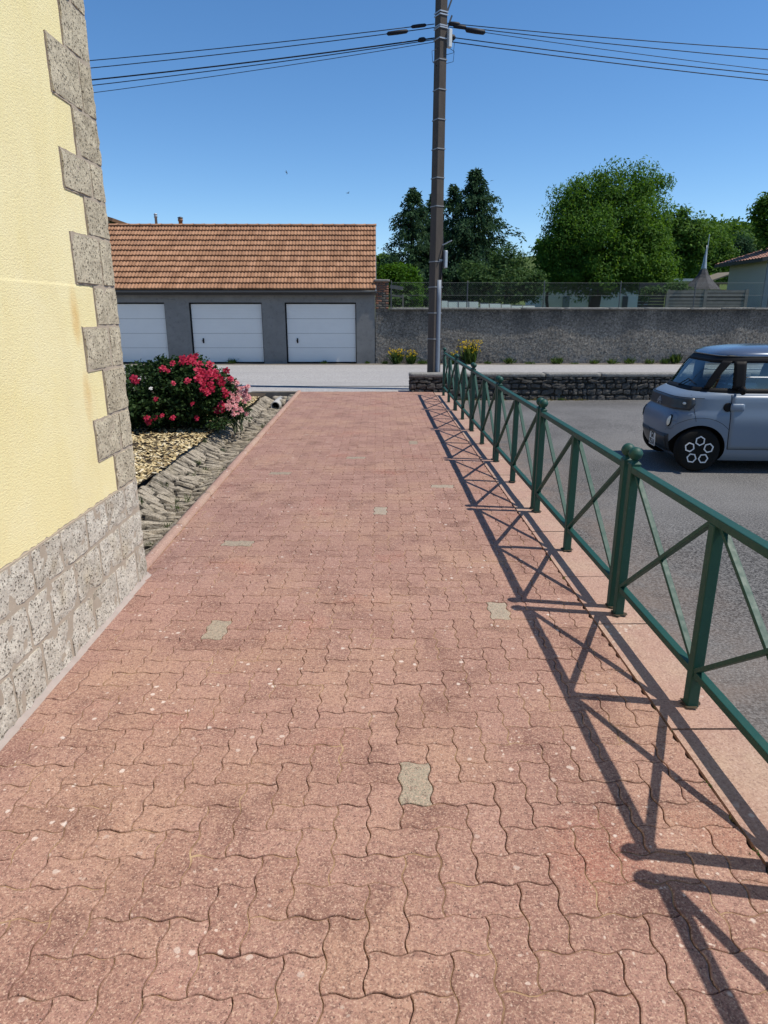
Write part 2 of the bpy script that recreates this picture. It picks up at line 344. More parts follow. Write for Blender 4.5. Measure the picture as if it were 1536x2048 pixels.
def inset(P, d):
    n = len(P); out = []
    for i in range(n):
        a = Vector(P[i - 1]); b = Vector(P[i]); c = Vector(P[(i + 1) % n])
        e1 = (b - a); e2 = (c - b)
        n1 = Vector((-e1.y, e1.x)); n2 = Vector((-e2.y, e2.x))
        if n1.length < 1e-7 or n2.length < 1e-7: out.append(tuple(b)); continue
        nn = (n1.normalized() + n2.normalized())
        if nn.length < 1e-6: out.append(tuple(b)); continue
        nn.normalize(); out.append((b.x + nn.x * d, b.y + nn.y * d))
    return out
def paver_geo(P, gap=0.0016):
    a = inset(P, gap); b = inset(P, gap + 0.0012); c = inset(P, gap + 0.005); n = len(P)
    V = [(x, y, -0.030) for x, y in a] + [(x, y, -0.0042) for x, y in a] + [(x, y, -0.0014) for x, y in b] + [(x, y, 0.0) for x, y in c]
    F = [tuple(range(3 * n, 4 * n))]
    for k in range(3):
        for i in range(n):
            j = (i + 1) % n; F.append((k*n+i, k*n+j, (k+1)*n+j, (k+1)*n+i))
    return V, F
PV_H = None
greys = [(0.134, 2.04), (-0.964, 3.312), (0.723, 3.44), (-1.145, 4.701), (0.006, 5.513), (-0.299, 7.732), (0.638, 6.313), (0.462, 8.674), (-1.159, 6.97)]
near = []; far = MB(); farb = MB()
c0 = int((-1.9 - PX0) / U) - 2; c1 = int((RIGHT - PX0) / U) + 2
r0 = int((-0.9 - PY0) / U) - 1; r1 = int((FAR - PY0) / U) + 1
cells = []
for r in range(r0, r1):
    for c in range(c0, c1):
        k = (c - r) % 4
        if k == 0: cells.append((c, r, True))
        elif k == 3: cells.append((c, r, False))
def centre(c, r, h): return (PX0 + (c + (1 if h else .5)) * U, PY0 + (r + (.5 if h else 1)) * U)
gset = set()
for gi, g in enumerate(greys):
    gset.add(min([q for q in cells if q[2] == (gi in (3, 5, 6, 8))], key=lambda q: (centre(*q)[0] - g[0]) ** 2 + (centre(*q)[1] - g[1]) ** 2))
unit_me = None; count = 0
V0, F0 = paver_geo([(x - U, y - U / 2) for x, y in paver_outline(0, 0, True)])
unit_me = mesh('paver', V0, F0, M['paver']); unit_beige = mesh('paver_pale', V0, F0, M['paver_beige'])
prnd = random.Random(3)
order = sorted(cells, key=lambda q: abs(centre(*q)[1] - 2.3) if centre(*q)[1] > 0.85 else 50 - centre(*q)[1])
for q in sorted(cells, key=lambda q: (centre(*q)[1] < 0.95, centre(*q)[1])):
    cx, cy = centre(*q); c, r, h = q
    le = left_edge(cy)
    if cx < le - U * 1.2 or cx > RIGHT + U * 1.2 or cy > FAR + U: continue
    P = [(x + PX0, y + PY0) for x, y in paver_outline(c, r, h)]
    whole = min(p[0] for p in P) > le and max(p[0] for p in P) < RIGHT and max(p[1] for p in P) < FAR
    dz = prnd.uniform(-.0016, .0016); tx = prnd.uniform(-.006, .006); ty = prnd.uniform(-.008, .008)
    beige = q in gset
    rot = 0 if h else math.pi / 2
    vis = cy > 0.92 and abs(cx) < 0.12 + 0.62 * cy
    if whole and vis and count < 296:
        o = link('paver', unit_beige if beige else unit_me, path); count += 1
        o.location = (cx, cy - 5, dz); o.rotation_euler = (tx, ty, rot)
        continue
    if not whole:
        P = clip(P, lambda p: RIGHT - p[0]); 
        if len(P) > 2: P = clip(P, lambda p: p[0] - le)
        if len(P) > 2: P = clip(P, lambda p: FAR - p[1])
        if len(P) < 4: continue
        xs = [p[0] for p in P]; ys = [p[1] for p in P]
        if (max(xs) - min(xs)) < 0.02 or (max(ys) - min(ys)) < 0.02: continue
    V, F = paver_geo([(x - cx, y - cy) for x, y in P])
    V = [(x + cx, y + cy - 5, z + dz + x * ty * -1 + y * tx) for x, y, z in V]
    (farb if beige else far).add(V, F)
fo = link('paver_field', mesh('paver_field', far.V, far.F, M['paver']), path); tag(fo, kind='stuff')
fb = link('pale_paver', mesh('pale_paver', farb.V, farb.F, M['paver_beige']), path)
# sand in the joints: uneven, in places washed out, in places level with the stones
def sandz(x, y):
    n = mnoise.noise((x * 4.1, y * 4.1, 1.3)) * 0.7 + mnoise.noise((x * 13, y * 13, 4.3)) * 0.5
    return -0.0056 + 0.0072 * max(-.9, min(.42, n * 1.3))
sm = MB(); sm.grid(lambda u, v: (-1.62 + 2.81 * u, 0.2 - 5 + 6.3 * v, sandz(-1.62 + 2.81 * u, .2 + 6.3 * v)), 150, 330)
sm.build('joint_sand', M['sand'], path, smooth=True, recalc=False)
sm = MB(); sm.grid(lambda u, v: (left_edge(6.5 + 8.1 * v) - .03 + (1.19 - left_edge(6.5 + 8.1 * v) + .03) * u, 6.5 - 5 + 8.1 * v, -.0042), 4, 16); sm.grid(lambda u, v: (-1.62 + 2.83 * u, -1 - 5 + 1.2 * v, -.006), 2, 2)
sm.build('joint_sand', M['sand'], path, recalc=False)

# ---- pink kerb slabs the fence stands on, with the step down to the car park
kerb = empty('kerb', (1.36, 5, 0)); tag(kerb, 'pale pink stone kerb slabs under the green fence', 'kerb', None, 'structure')
def rough_geo(sx, sy, sz, nx, ny, nz, amp, rad, seed, fr=9.0, flat_top=False):
    idx = {}; V = []; F = []
    def vid(i, j, k):
        if (i, j, k) not in idx:
            p = Vector((sx * (i / nx - .5), sy * (j / ny - .5), sz * (k / nz - .5)))
            r = min(rad, sx / 2.2, sy / 2.2, sz / 2.2)
            q = Vector((max(-sx/2 + r, min(sx/2 - r, p.x)), max(-sy/2 + r, min(sy/2 - r, p.y)), max(-sz/2 + r, min(sz/2 - r, p.z))))
            d = p - q
            if d.length > 1e-6: dn = d.normalized(); p = q + dn * r
            else: dn = Vector((0, 0, 0))
            w = mnoise.noise(p * fr + Vector((seed * 7.1, seed * 3.3, seed * 1.7))) * .65 + mnoise.noise(p * fr * 2.7 + Vector((seed, 9, seed))) * .35
            p = p + dn * (w * amp)
            idx[(i, j, k)] = len(V); V.append(p)
        return idx[(i, j, k)]
    for i in range(nx):
        for j in range(ny):
            F.append((vid(i,j,0), vid(i,j+1,0), vid(i+1,j+1,0), vid(i+1,j,0))); F.append((vid(i,j,nz), vid(i+1,j,nz), vid(i+1,j+1,nz), vid(i,j+1,nz)))
    for i in range(nx):
        for k in range(nz):
            F.append((vid(i,0,k), vid(i+1,0,k), vid(i+1,0,k+1), vid(i,0,k+1))); F.append((vid(i,ny,k), vid(i,ny,k+1), vid(i+1,ny,k+1), vid(i+1,ny,k)))
    for j in range(ny):
        for k in range(nz):
            F.append((vid(0,j,k), vid(0,j,k+1), vid(0,j+1,k+1), vid(0,j+1,k))); F.append((vid(nx,j,k), vid(nx,j+1,k), vid(nx,j+1,k+1), vid(nx,j,k+1)))
    return V, F
y = -1.2; ks = 0; knots = [-1.2, -0.25, 0.72, 1.66, 2.36, 3.33, 4.02, 4.95, 5.9, 6.85, 7.85, 8.8, 9.8, 10.75, 11.7, 12.7, 13.6, 14.44]
for a, b in zip(knots[:-1], knots[1:]):
    V, F = rough_geo(0.312, b - a - 0.010, 0.30, 6, 16, 3, 0.003, 0.003, ks, 6)
    o = link('kerb_stone', mesh('kerb_stone', V, F, M['kerb'], True), kerb); o.data.set_sharp_from_angle(angle=R(22)); ks += 1
    o.location = (1.372 - 1.36, (a + b) / 2 - 5, -0.1525 + rnd.uniform(-.002, .002))
m = MB(); m.box(1.186 - 1.36, 1.515 - 1.36, -1.2 - 5, 14.44 - 5, -.3, -.022); m.build('joint_soil', M['soil'], kerb)

# ---- low pink kerb on the left of the path, beyond the house corner
lk = empty('edging_kerb', (-1.6, 9, 0)); tag(lk, 'narrow raised pink kerb between footpath and stone ditch', 'kerb', None, 'structure')
yy = 4.10; i = 0
while yy < 14.6:
    L = min(0.98, 14.62 - yy); ym = yy + L / 2
    V, F = rough_geo(0.075, L - .008, 0.24, 3, 12, 4, 0.004, 0.018, 40 + i, 8)
    o = link('kerb_stone', mesh('kerb_stone', V, F, M['kerb'], True), lk)
    o.location = (left_edge(ym) - 0.042 + 1.6, ym - 9, -0.088); o.rotation_euler = (0, 0, R(0.64)); yy += L; i += 1

# ---- stone-lined ditch
ditch = empty('ditch', (-2.1, 9, 0)); tag(ditch, 'shallow ditch lined with rough grey stones set on edge beside the flower bed', 'ditch', None, 'structure')
def ditch_z(s):                                              # s: 0 at kerb, 1 at flower bed
    return -0.05 - 0.21 * math.sin(math.pi * min(1, s * 0.92) ** 0.8) + 0.05 * s
def ditch_x(s, y): xr = left_edge(y) - 0.085; xl = -2.46 - 0.05 * math.sin(y * .9); return xr + (xl - xr) * s
dm = MB(); dm.grid(lambda u, v: (ditch_x(u * 1.08 - .04, 4.05 + 10.6 * v) + 2.1, 4.05 + 10.6 * v - 9, ditch_z(max(0, min(1, u))) - .028), 14, 60)
dm.build('ditch_bed', M['ditch_bed'], ditch, smooth=True, recalc=False)
svar = []
for k in range(12):
    V, F = rough_geo(1, 1, 1, 5, 3, 3, 0.17, 0.16, 60 + k, 2.1)
    svar.append(mesh('stone', V, F, M['slate'], False))
spots = []
y = 4.12
while y < 14.4:
    th = rnd.uniform(.065, .125); n = rnd.choice((3, 3, 4)); cuts = sorted([0, 1] + [min(.95, max(.05, (k + rnd.uniform(-.25, .25)) / n)) for k in range(1, n)])
    for a, b in zip(cuts[:-1], cuts[1:]): spots.append(((a + b) / 2, (b - a), y + rnd.uniform(-.02, .02), th * rnd.uniform(.85, 1.15)))
    y += th * 1.0
dstuff = MB(); ds = 0
for s, w, y, th in spots:
    x = ditch_x(s, y); e = .04; slope = (ditch_z(s + e) - ditch_z(s - e)) / (ditch_x(s + e, y) - ditch_x(s - e, y))
    L = abs(ditch_x(0, y) - ditch_x(1, y)) * w * 0.98
    mat = Matrix.Translation((x + 2.1, y - 9, ditch_z(s) - .018 + rnd.uniform(-.011, .008))) @ Matrix.Rotation(rnd.uniform(-.16, .16) + (.25 - .3 * s), 4, 'Z') @ Matrix.Rotation(-math.atan(slope) + rnd.uniform(-.10, .10), 4, 'Y') @ Matrix.Rotation(rnd.uniform(-.2, .1), 4, 'X') @ Matrix.Diagonal((L, th * .95, 0.085, 1))
    me = svar[rnd.randrange(12)]
    if ds < 296:
        o = link('stone', me, ditch); o.matrix_basis = mat; ds += 1
    else: dstuff.add([mat @ v.co for v in me.vertices], [tuple(p.vertices) for p in me.polygons])
tag(link('ditch_stones', mesh('ditch_stones', dstuff.V, dstuff.F, M['slate'], True), ditch), kind='stuff')
# head wall and drain pipe at the road end of the ditch
m = MB(); m.box(-2.75 + 2.1, -1.735 + 2.1, 14.55 - 9, 14.75 - 9, -.4, -.005); m.build('head_wall', M['verge'], ditch)
pipe = empty('drain_pipe', (-2.07, 13.5, -.27)); tag(pipe, 'open grey drain pipe end lying in the stone ditch', 'pipe')
m = MB(); n = 24; V = []; F = []
for (r, h) in ((.075, .9), (.098, .9), (.098, 0), (.092, -.01), (.078, -.01), (.075, 0)):
    for k in range(n): V.append((r * math.cos(2*math.pi*k/n), h, .10 + r * math.sin(2*math.pi*k/n)))
for a in range(6):
    b = (a + 1) % 6
    for k in range(n): F.append((a*n+k, a*n+(k+1)%n, b*n+(k+1)%n, b*n+k))
m.add(V, F); m.build('pipe_wall', M['gutter_concrete'], pipe, True)
m = MB(); m.lathe([(.074, 0.72), (.001, 0.73)], (0, 0, .10), 16, 'y'); m.build('inner_silt', M['soil'], pipe)
stones_pipe = []
for k in range(26):
    V, F = rough_geo(rnd.uniform(.12, .26), rnd.uniform(.1, .2), rnd.uniform(.08, .14), 3, 3, 3, .03, .035, 100 + k, 7)
    o = link('stone', mesh('stone', V, F, M['slate'], True), ditch); a = rnd.uniform(-.33, .33)
    o.location = (-2.07 + a * 1.1 + 2.1, 13.75 + rnd.uniform(0, .75) - 9, -.23 + abs(a) * .34 + rnd.uniform(-.03, .06) + (.04 if abs(a) < .12 else 0)); o.rotation_euler = (rnd.uniform(-.2, .2), rnd.uniform(-.2, .2), rnd.uniform(0, 3))

# ---- flower bed: soil and ochre wood chips
def bed_z(x, y): return 0.0 + 0.03 * mnoise.noise((x * 1.3, y * 1.3, 2)) - .02 + min(.05, max(0, (-2.5 - x) * .08))
sheet('flower_bed', -9.5, -2.40, 4.06, 14.5, 0, M['soil'], 60, 80, fn=bed_z, label='dark soil flower bed behind the house corner', cat='flower bed')
N = 7000; V = np.zeros((N, 4, 3)); k = 0
while k < N:
    x = -2.40 - abs(rnd.gauss(0, .65)); y = rnd.uniform(4.4, 13.6)
    if x < -5 or (rnd.random() < .35 and mnoise.noise((x * 2, y * 2, 5)) < -.1): continue
    z = bed_z(x, y) + .008; a = rnd.uniform(0, 6.28); l = rnd.uniform(.014, .034); w = rnd.uniform(.007, .016); ti = rnd.uniform(-.5, .5); tj = rnd.uniform(-.3, .3)
    ca, sa = math.cos(a), math.sin(a)
    for q, (p, r_) in enumerate(((-1, -1), (1, -1), (1, 1), (-1, 1))):
        V[k, q] = (x + p * l * ca - r_ * w * sa, y + p * l * sa + r_ * w * ca, z + p * l * ti + r_ * w * tj + .006)
    k += 1
me = mesh_np('wood_chips', V.reshape(-1, 3), np.arange(N * 4).reshape(N, 4), M['chips'])
tag(link('wood_chips', me), 'ochre wood chip mulch spread over the flower bed', 'mulch', None, 'stuff')

# ================================================================== YELLOW HOUSE
HX, HY = -1.52, 4.062
house = empty('yellow_house', (-5, 0, 0)); tag(house, 'yellow rendered house with grey stone quoins and stone plinth', 'house')
def P_(x, y, z): return (x + 5, y, z)
m = MB(); m.box(-9 + 5, -1.5205 + 5, -5, 4.050, -.5, 6.9); m.build('core_wall', M['mortar'], house)
m = MB(); m.box(-1.60 + 5, -1.5130 + 5, -5, 4.054, -.05, .657); m.build('plinth_mortar', M['mortar'], house)
qm = MB()
zs = [.658, .868, 1.096, 1.349, 1.577, 1.786, 2.036, 2.226, 2.41, 2.635, 2.887, 3.114]
while zs[-1] < 6.6: zs.append(zs[-1] + .235)
qi = 0
def stone(y0, y1, z0, z1, mat, name, depth=.26, amp=.009, nj=(9, 7)):
    global qi
    gp = .017
    V, F = rough_geo(depth, y1 - y0 - gp, z1 - z0 - gp, 3, nj[0], nj[1], amp * .5, .006, 200 + qi, 8)
    fx = depth / 2
    V2 = []
    for v in V:
        v = Vector(v)
        if v.x > fx - .02:
            v.x += .008 * (mnoise.noise((v.y * 14 + qi * 3.1, v.z * 14, qi)) + .35) + .005 * mnoise.noise((v.y * 40, v.z * 40 + qi, qi))
        V2.append(v)
    o = link(name, mesh(name, V2, F, mat, True), house); o.data.set_sharp_from_angle(angle=R(32)); qi += 1
    o.location = P_(HX - depth / 2 + .008, (y0 + y1) / 2, (z0 + z1) / 2)
steps = []
for i, (z0, z1) in enumerate(zip(zs[:-1], zs[1:])):
    long_ = i % 2 == 1
    j = rnd.uniform(-.015, .015)
    if long_:
        stone(3.885, HY, z0, z1, M['quoin'], 'quoin_stone'); stone(3.548 + j, 3.885, z0, z1, M['quoin'], 'quoin_stone')
        steps.append((z0, z1, 3.548 + j)); qm.box(-1.60 + 5, -1.5150 + 5, 3.556 + j, 4.054, z0, z1)
    else:
        stone(3.745 + j, HY, z0, z1, M['quoin'], 'quoin_stone'); steps.append((z0, z1, 3.745 + j)); qm.box(-1.60 + 5, -1.5150 + 5, 3.753 + j, 4.054, z0, z1)
qm.build('quoin_mortar', M['mortar'], house)
# plinth courses
def course(js, z0, z1):
    js = list(js)
    while js[-1] > -1.2: js.append(js[-1] - rnd.uniform(.24, .34))
    e = [HY] + js
    for a, b in zip(e[:-1], e[1:]): stone(b, a, z0, z1, M['plinth'], 'plinth_stone', amp=.012)
course((3.895, 3.573, 3.248, 2.961, 2.691, 2.436), -.02, .233)
course((3.699, 3.402, 3.093, 2.825, 2.626), .233, .459)
course((3.835, 3.552, 3.286, 2.998, 2.718), .459, .658)
# render sheet with its stepped, slightly ragged edge against the quoins
out = []
def seg(p, q, jit=.006, st=.02):
    p = Vector(p); q = Vector(q); n = max(2, int((q - p).length / st)); d = (q - p).normalized(); nn = Vector((-d.y, d.x))
    for k in range(n):
        w = p + (q - p) * (k / n); out.append(w + nn * (jit * (mnoise.noise((w.x * 21, w.y * 21, 3)) + .6 * mnoise.noise((w.x * 60, w.y * 60, 8)))))
out += [Vector((-5, .66)), Vector((-1.2, .66))]
seg((-1.2, .662), (steps[0][2], .662), .010)
for k, (z0, z1, ye) in enumerate(steps):
    seg((ye, z0), (ye, z1))
    if k + 1 < len(steps): seg((ye, z1), (steps[k + 1][2], z1))
out += [Vector((steps[-1][2], 6.9)), Vector((-5, 6.9))]
bm = bmesh.new(); vs = [bm.verts.new((-1.519 + 5, p.x, p.y)) for p in out]; f = bm.faces.new(vs)
r = bmesh.ops.extrude_face_region(bm, geom=[f]); bmesh.ops.translate(bm, vec=(-.05, 0, 0), verts=[v for v in r['geom'] if isinstance(v, bmesh.types.BMVert)])
bmesh.ops.recalc_face_normals(bm, faces=bm.faces); me = bpy.data.meshes.new('rendered_wall'); bm.to_mesh(me); bm.free(); me.materials.append(M['render'])
link('rendered_wall', me, house)
m = MB(); m.box(-9.4 + 5, -1.1 + 5, -5.4, 4.4, 6.9, 7.05); m.add([(-9.4 + 5, -5.4, 7.05), (-1.1 + 5, -5.4, 7.05), (-1.1 + 5, 4.4, 7.05), (-9.4 + 5, 4.4, 7.05), (-.2, -5.4, 9.2), (-.2, 4.4, 9.2)], [(0, 1, 4), (2, 3, 5), (1, 2, 5, 4), (3, 0, 4, 5)])
M['tile'] = None
t = T('terracotta_tile'); p = t.piece(); c = t.ramp(p, [(0.0, (0.27, 0.142, 0.080)), (0.5, (0.34, 0.184, 0.104)), (1.0, (0.39, 0.215, 0.126))])
c = t.mix(t.ramp(t.noise(1.2, 4, 0.65), [(0.45, 0.0), (0.75, 0.6)]), c, (0.20, 0.105, 0.065)); c = t.mix(t.ramp(t.noise(22, 4, 0.7), [(0.58, 0.0), (0.75, 0.5)]), c, (0.13, 0.085, 0.06))
M['tile'] = t.out(c, 0.9, t.bump(t.noise(70, 3), 0.3, 0.006), 0.2)
m.build('roof', M['tile'], house)  # out of view; simple roof added to keep the light plausible
# cement fillet where the plinth meets the paving
fl = MB(); fl.grid(lambda u, v: (-1.535 + 5 + .052 * u + .007 * mnoise.noise((v * 60, u, 0)), -1.5 + 5.57 * v, (.04 * (1 - u) ** 1.4 - .003 + .008 * mnoise.noise((v * 90, u * 4, 2)))), 5, 160)
fl.build('cement_fillet', M['pink_mortar'], house, smooth=True, recalc=False)
# ================================================================== GREEN FENCE PANELS
FX = 1.37
def fence_panel(ya, yb, label):
    L = yb - ya; f = empty('fence_panel', (FX, ya, 0)); tag(f, label, 'fence panel', 'green fence panels along the footpath')
    S = .048
    def post(y, h, nm):
        m = MB(); m.box(-S/2, S/2, y - S/2, y + S/2, -.05, h); return m.build(nm, M['green'], f, bevel=.004)
    for y in (S/2, L - S/2):
        post(y, .872, 'post')
        m = MB(); a = .027
        m.box(-a, a, y - a, y + a, .872, .880)
        m.add([(-a, y - a, .880), (a, y - a, .880), (a, y + a, .880), (-a, y + a, .880), (-.006, y - .006, .905), (.006, y - .006, .905), (.006, y + .006, .905), (-.006, y + .006, .905)], [(0,1,5,4),(1,2,6,5),(2,3,7,6),(3,0,4,7),(4,5,6,7)])
        m.build('post_cap', M['green'], f)
        m = MB(); pr = [(.012, .895)]
        for k in range(15):
            an = -math.pi/2 + math.pi * k / 14; rr = .036
            pr.append((max(.0005, rr * math.cos(an)) + (.002 if k == 7 else 0), .932 + rr * math.sin(an)))
        pr[1] = (.014, .898)
        m.lathe(pr, (0, y, 0), 20); m.build('ball_finial', M['green'], f, smooth=True)
    post(L/2, .832, 'middle_post')
    for y in (S/2, L/2, L - S/2):
        m = MB(); pts = [(0.0, y)] ; V = [(0, y, .0085)]
        for q in range(14):
            a = 2 * math.pi * q / 14; rr = rnd.uniform(.030, .052); V.append((rr * math.cos(a), y + rr * math.sin(a), .0075))
        m.add(V, [(0, 1 + q, 1 + (q + 1) % 14) for q in range(14)]); m.build('footing', M['soil'], f, recalc=False)
    m = MB(); m.box(-.024, .024, S + .0005, L - S - .0005, .832, .868); m.build('top_rail', M['green'], f, bevel=.004)
    for a, b in ((S, L/2 - S/2), (L/2 + S/2, L - S)):
        m = MB(); m.box(-.019, .019, a + .0005, b - .0005, .148, .182); m.build('bottom_rail', M['green'], f, bevel=.003)
        m = MB(); m.bar((.006, a - .004, .176), (.006, b + .004, .838), .019, .027, (1, 0, 0)); m.build('brace', M['green'], f, bevel=.002)
        m = MB(); m.bar((-.007, a - .004, .838), (-.007, b + .004, .176), .019, .027, (1, 0, 0)); m.build('brace', M['green'], f, bevel=.002)
    return f
pairs = [-.42, 1.565, 3.50, 5.53, 7.55, 9.62, 11.72, 13.93]
plab = ['green crossed-bar fence panel whose foot lies just outside the picture', 'green fence panel with its braces right beside the near paving',
        'green fence panel in front of the car wheel', 'green fence panel beside the open asphalt before the car', 'green fence panel third from the end at the low stone wall',
        'green fence panel next to the end one at the stone wall', 'green fence panel at the end, touching the low stone wall by the pole']
plab = ['seventh green fence panel counted from the low stone wall', 'sixth green fence panel counted from the low stone wall', 'fifth green fence panel counted from the low stone wall',
        'fourth green fence panel counted from the low stone wall', 'third green fence panel counted from the low stone wall', 'second green fence panel counted from the low stone wall',
        'green crossed-bar fence panel ending at the low stone wall']
for k in range(7): fence_panel(pairs[k] + .03, pairs[k + 1] - .03, plab[k])

# ================================================================== LOW RUBBLE WALL
M['rubble'] = stone_mat('dark_rubble_stone', (0.042, 0.039, 0.035), (0.115, 0.107, 0.096), (0.025, 0.024, 0.02), 0.6, 1.1)
M['coping'] = stone_mat('grey_coping', (0.17, 0.165, 0.15), (0.25, 0.24, 0.22), (0.05, 0.048, 0.04), 0.5, 0.8)
lw = empty('low_stone_wall', (4, 14.6, 0)); tag(lw, 'low dark rubble wall with flat coping between car park and road', 'wall')
m = MB(); m.box(.735 - 4, 9.6 - 4, 14.545 - 14.6, 14.86 - 14.6, -.4, .315); m.build('wall_core', plain('dark_joint', (.05, .046, .04), 1, .1, 0, .4, 10, .8, 60), lw)
rv = []
for k in range(12):
    V, F = rough_geo(1, 1, 1, 4, 2, 4, 0.24, 0.20, 160 + k, 2.3); rv.append(mesh('stone', V, F, M['rubble'], False))
z = -.2; 
while z < .29:
    h = rnd.uniform(.07, .15); h = min(h, .318 - z); x = .72 + rnd.uniform(-.02, .02)
    if h < .035: break
    while x < 9.5:
        w = rnd.uniform(.07, .30)
        if not (z + h < 0.0 and x + w < 1.5):
            o = link('stone', rv[rnd.randrange(12)], lw); hh = h * rnd.uniform(.6, 1.12)
            o.location = (x + w/2 - 4, 14.555 - 14.6 + rnd.uniform(-.012, .012), z + h/2); o.scale = (w * .97, .12, hh * .97); o.rotation_euler = (0, rnd.uniform(-.25, .25), 0)
        x += w
    z += h
for zz in (-.0 + .02, .13, .24):                             # end stones facing the path
    for yy in (14.63, 14.77):
        o = link('stone', rv[rnd.randrange(12)], lw); o.location = (.74 - 4, yy - 14.6, zz + .05); o.scale = (.10, .14, .105)
x = .68
for w in (1.35, 1.6, 1.2, 1.75, 1.5, 1.6):
    V, F = rough_geo(w - .012, .40, .085, 14, 6, 3, .008, .018, 300 + x, 5)
    o = link('coping_stone', mesh('coping_stone', V, F, M['coping'], True), lw); o.location = (x + w/2 - 4, 14.69 - 14.6, .352 + rnd.uniform(-.004, .004)); x += w

# ================================================================== TALL ROUGHCAST RETAINING WALL
WY = 23.0
t = T('dark_roughcast'); g1 = t.noise(15, 5, 0.85); g2 = t.noise(32, 3, 0.7)
c = t.mix(t.ramp(g1, [(0.40, 0.0), (0.64, 1.0)]), (0.09, 0.08, 0.068), (0.38, 0.345, 0.295))
c = t.mix(t.ramp(t.noise(0.9, 5, 0.7), [(0.46, 0.0), (0.70, 0.65)]), c, (0.075, 0.071, 0.066))
szz = t.n('ShaderNodeSeparateXYZ', {0: t.pos}).outputs[2]
strk = t.math('MULTIPLY', t.ramp(szz, [(0.60, 0.0), (0.88, 1.0)]), t.ramp(t.noise(1.7, 4, 0.7, t.scale((1, 1, 0.12))), [(0.36, 0.15), (0.62, 0.9)]))
top_shade = t.ramp(t.math('DIVIDE', szz, 1.78), [(0.62, 0.0), (0.95, 1.0)])
c = t.mix(t.math('MULTIPLY', top_shade, t.ramp(t.noise(1.7, 4, 0.7, t.scale((1, 1, 0.12))), [(0.36, 0.25), (0.62, 0.85)])), c, (0.035, 0.034, 0.032))  # streaks, with the shade under the coping painted as a darker top band
c = t.mix(t.math('MULTIPLY', t.ramp(g2, [(0.60, 0.0), (0.68, 0.75)]), t.ramp(t.noise(1.3, 3), [(0.4, 0.2), (0.6, 1.0)])), c, (0.55, 0.53, 0.50))
c = t.mix(t.math('MULTIPLY', t.ramp(t.math('DIVIDE', szz, 1.78), [(0.0, 1.0), (0.35, 0.0)]), t.ramp(t.noise(2.2, 4, 0.7), [(0.45, 0.0), (0.6, 0.7)])), c, (0.24, 0.24, 0.245))
M['roughcast'] = t.out(c, 0.97, t.bump(g1, 0.9, 0.03), 0.1)
rw = empty('retaining_wall', (7, WY, 0)); tag(rw, 'tall dark roughcast wall with stone coping along the far side of the road', 'wall')
def rc(u, v):
    x = -.06 + 20.0 * u; z = -.05 + 1.80 * v
    return (x - 7, -.016 * abs(mnoise.noise((x * 9, z * 9, 0))) - .010 * mnoise.noise((x * 22, z * 22, 5)) - .03 * mnoise.noise((x * .6, z * .9, 9)), z)
m = MB(); m.grid(rc, 520, 48); m.build('roughcast_face', M['roughcast'], rw, smooth=True, recalc=False)
m = MB(); m.box(-.06 - 7, 20 - 7, .03, .36, -.1, 1.735); m.build('wall_core', M['roughcast'], rw)
x = .40; k = 0
while x < 19.5:
    w = rnd.uniform(.9, 1.6); V, F = rough_geo(w - .01, .46, .065, 10, 4, 2, .010, .018, 330 + k, 4)
    o = link('coping_stone', mesh('coping_stone', V, F, M['coping'], True), rw); o.location = (x + w/2 - 7, .15, 1.772 + rnd.uniform(-.006, .006)); x += w; k += 1
# brick pier at the garage end
pier = empty('brick_pier', (.16, WY, 0)); tag(pier, 'weathered brick pier beside the garage corner on the dark wall', 'pier')
brk = stone_mat('weathered_brick', (0.13, 0.065, 0.045), (0.24, 0.12, 0.08), (0.04, 0.03, 0.025), .5, 1.2)
m = MB(); m.box(-.215, .215, -.03, .33, 1.70, 2.62); m.build('mortar_core', M['roughcast'], pier)
z = 1.76
r_ = 0
while z < 2.60:
    xs = [-.225, -.0, .225] if r_ % 2 else [-.225, -.11, .11, .225]
    for a, b in zip(xs[:-1], xs[1:]):
        V, F = rough_geo(b - a - .014, .12, .062, 3, 2, 2, .006, .008, 400 + z * 9 + a, 12)
        o = link('brick', mesh('brick', V, F, brk if rnd.random() < .7 else M['roughcast'], True), pier); o.location = ((a + b)/2, .022, z + .03)
    z += .075; r_ += 1
V, F = rough_geo(.52, .5, .07, 6, 4, 2, .008, .015, 3, 6); o = link('cap_stone', mesh('cap_stone', V, F, M['coping'], True), pier); o.location = (0, .15, 2.655)

# chain-link fence on the wall
M['old_wire'] = plain('dull_old_wire', (.17, .185, .175), .8, .2)
cl = empty('chain_link_fence', (8, WY + .18, 1.80)); tag(cl, 'sagging chain-link wire fence along the top of the dark wall', 'fence')
m = MB(); x0, x1, h = .46 - 8, 19 - 8, .80; sp = .075
x = x0 - h
while x < x1:
    for sgn in (1, -1):
        a, b = (x, x + h) if sgn > 0 else (x + h, x)
        za, zb = 0, h
        lo, hi = max(0.0, ((x0 - x) / h) if x < x0 else 0), min(1.0, ((x1 - x) / h))
        if hi <= lo: continue
        if sgn > 0: p = (x + h * lo, 0, h * lo); q = (x + h * hi, 0, h * hi)
        else: p = (x + h * lo, .004, h * (1 - lo)); q = (x + h * hi, .004, h * (1 - hi))
        m.tube([p, q], .0016, 3, False)
    x += sp
m.build('mesh_wires', M['old_wire'], cl, recalc=False); tag(cl.children[-1] if cl.children else cl)
for o in bpy.data.objects:
    if o.parent is cl: o['kind'] = 'stuff'
for zz in (.02, .40, .80):
    m = MB(); m.tube([(x0, -.006, zz), (0, -.006, zz - .012), (x1, -.006, zz)], .0035, 5); m.build('tension_wire', M['old_wire'], cl)
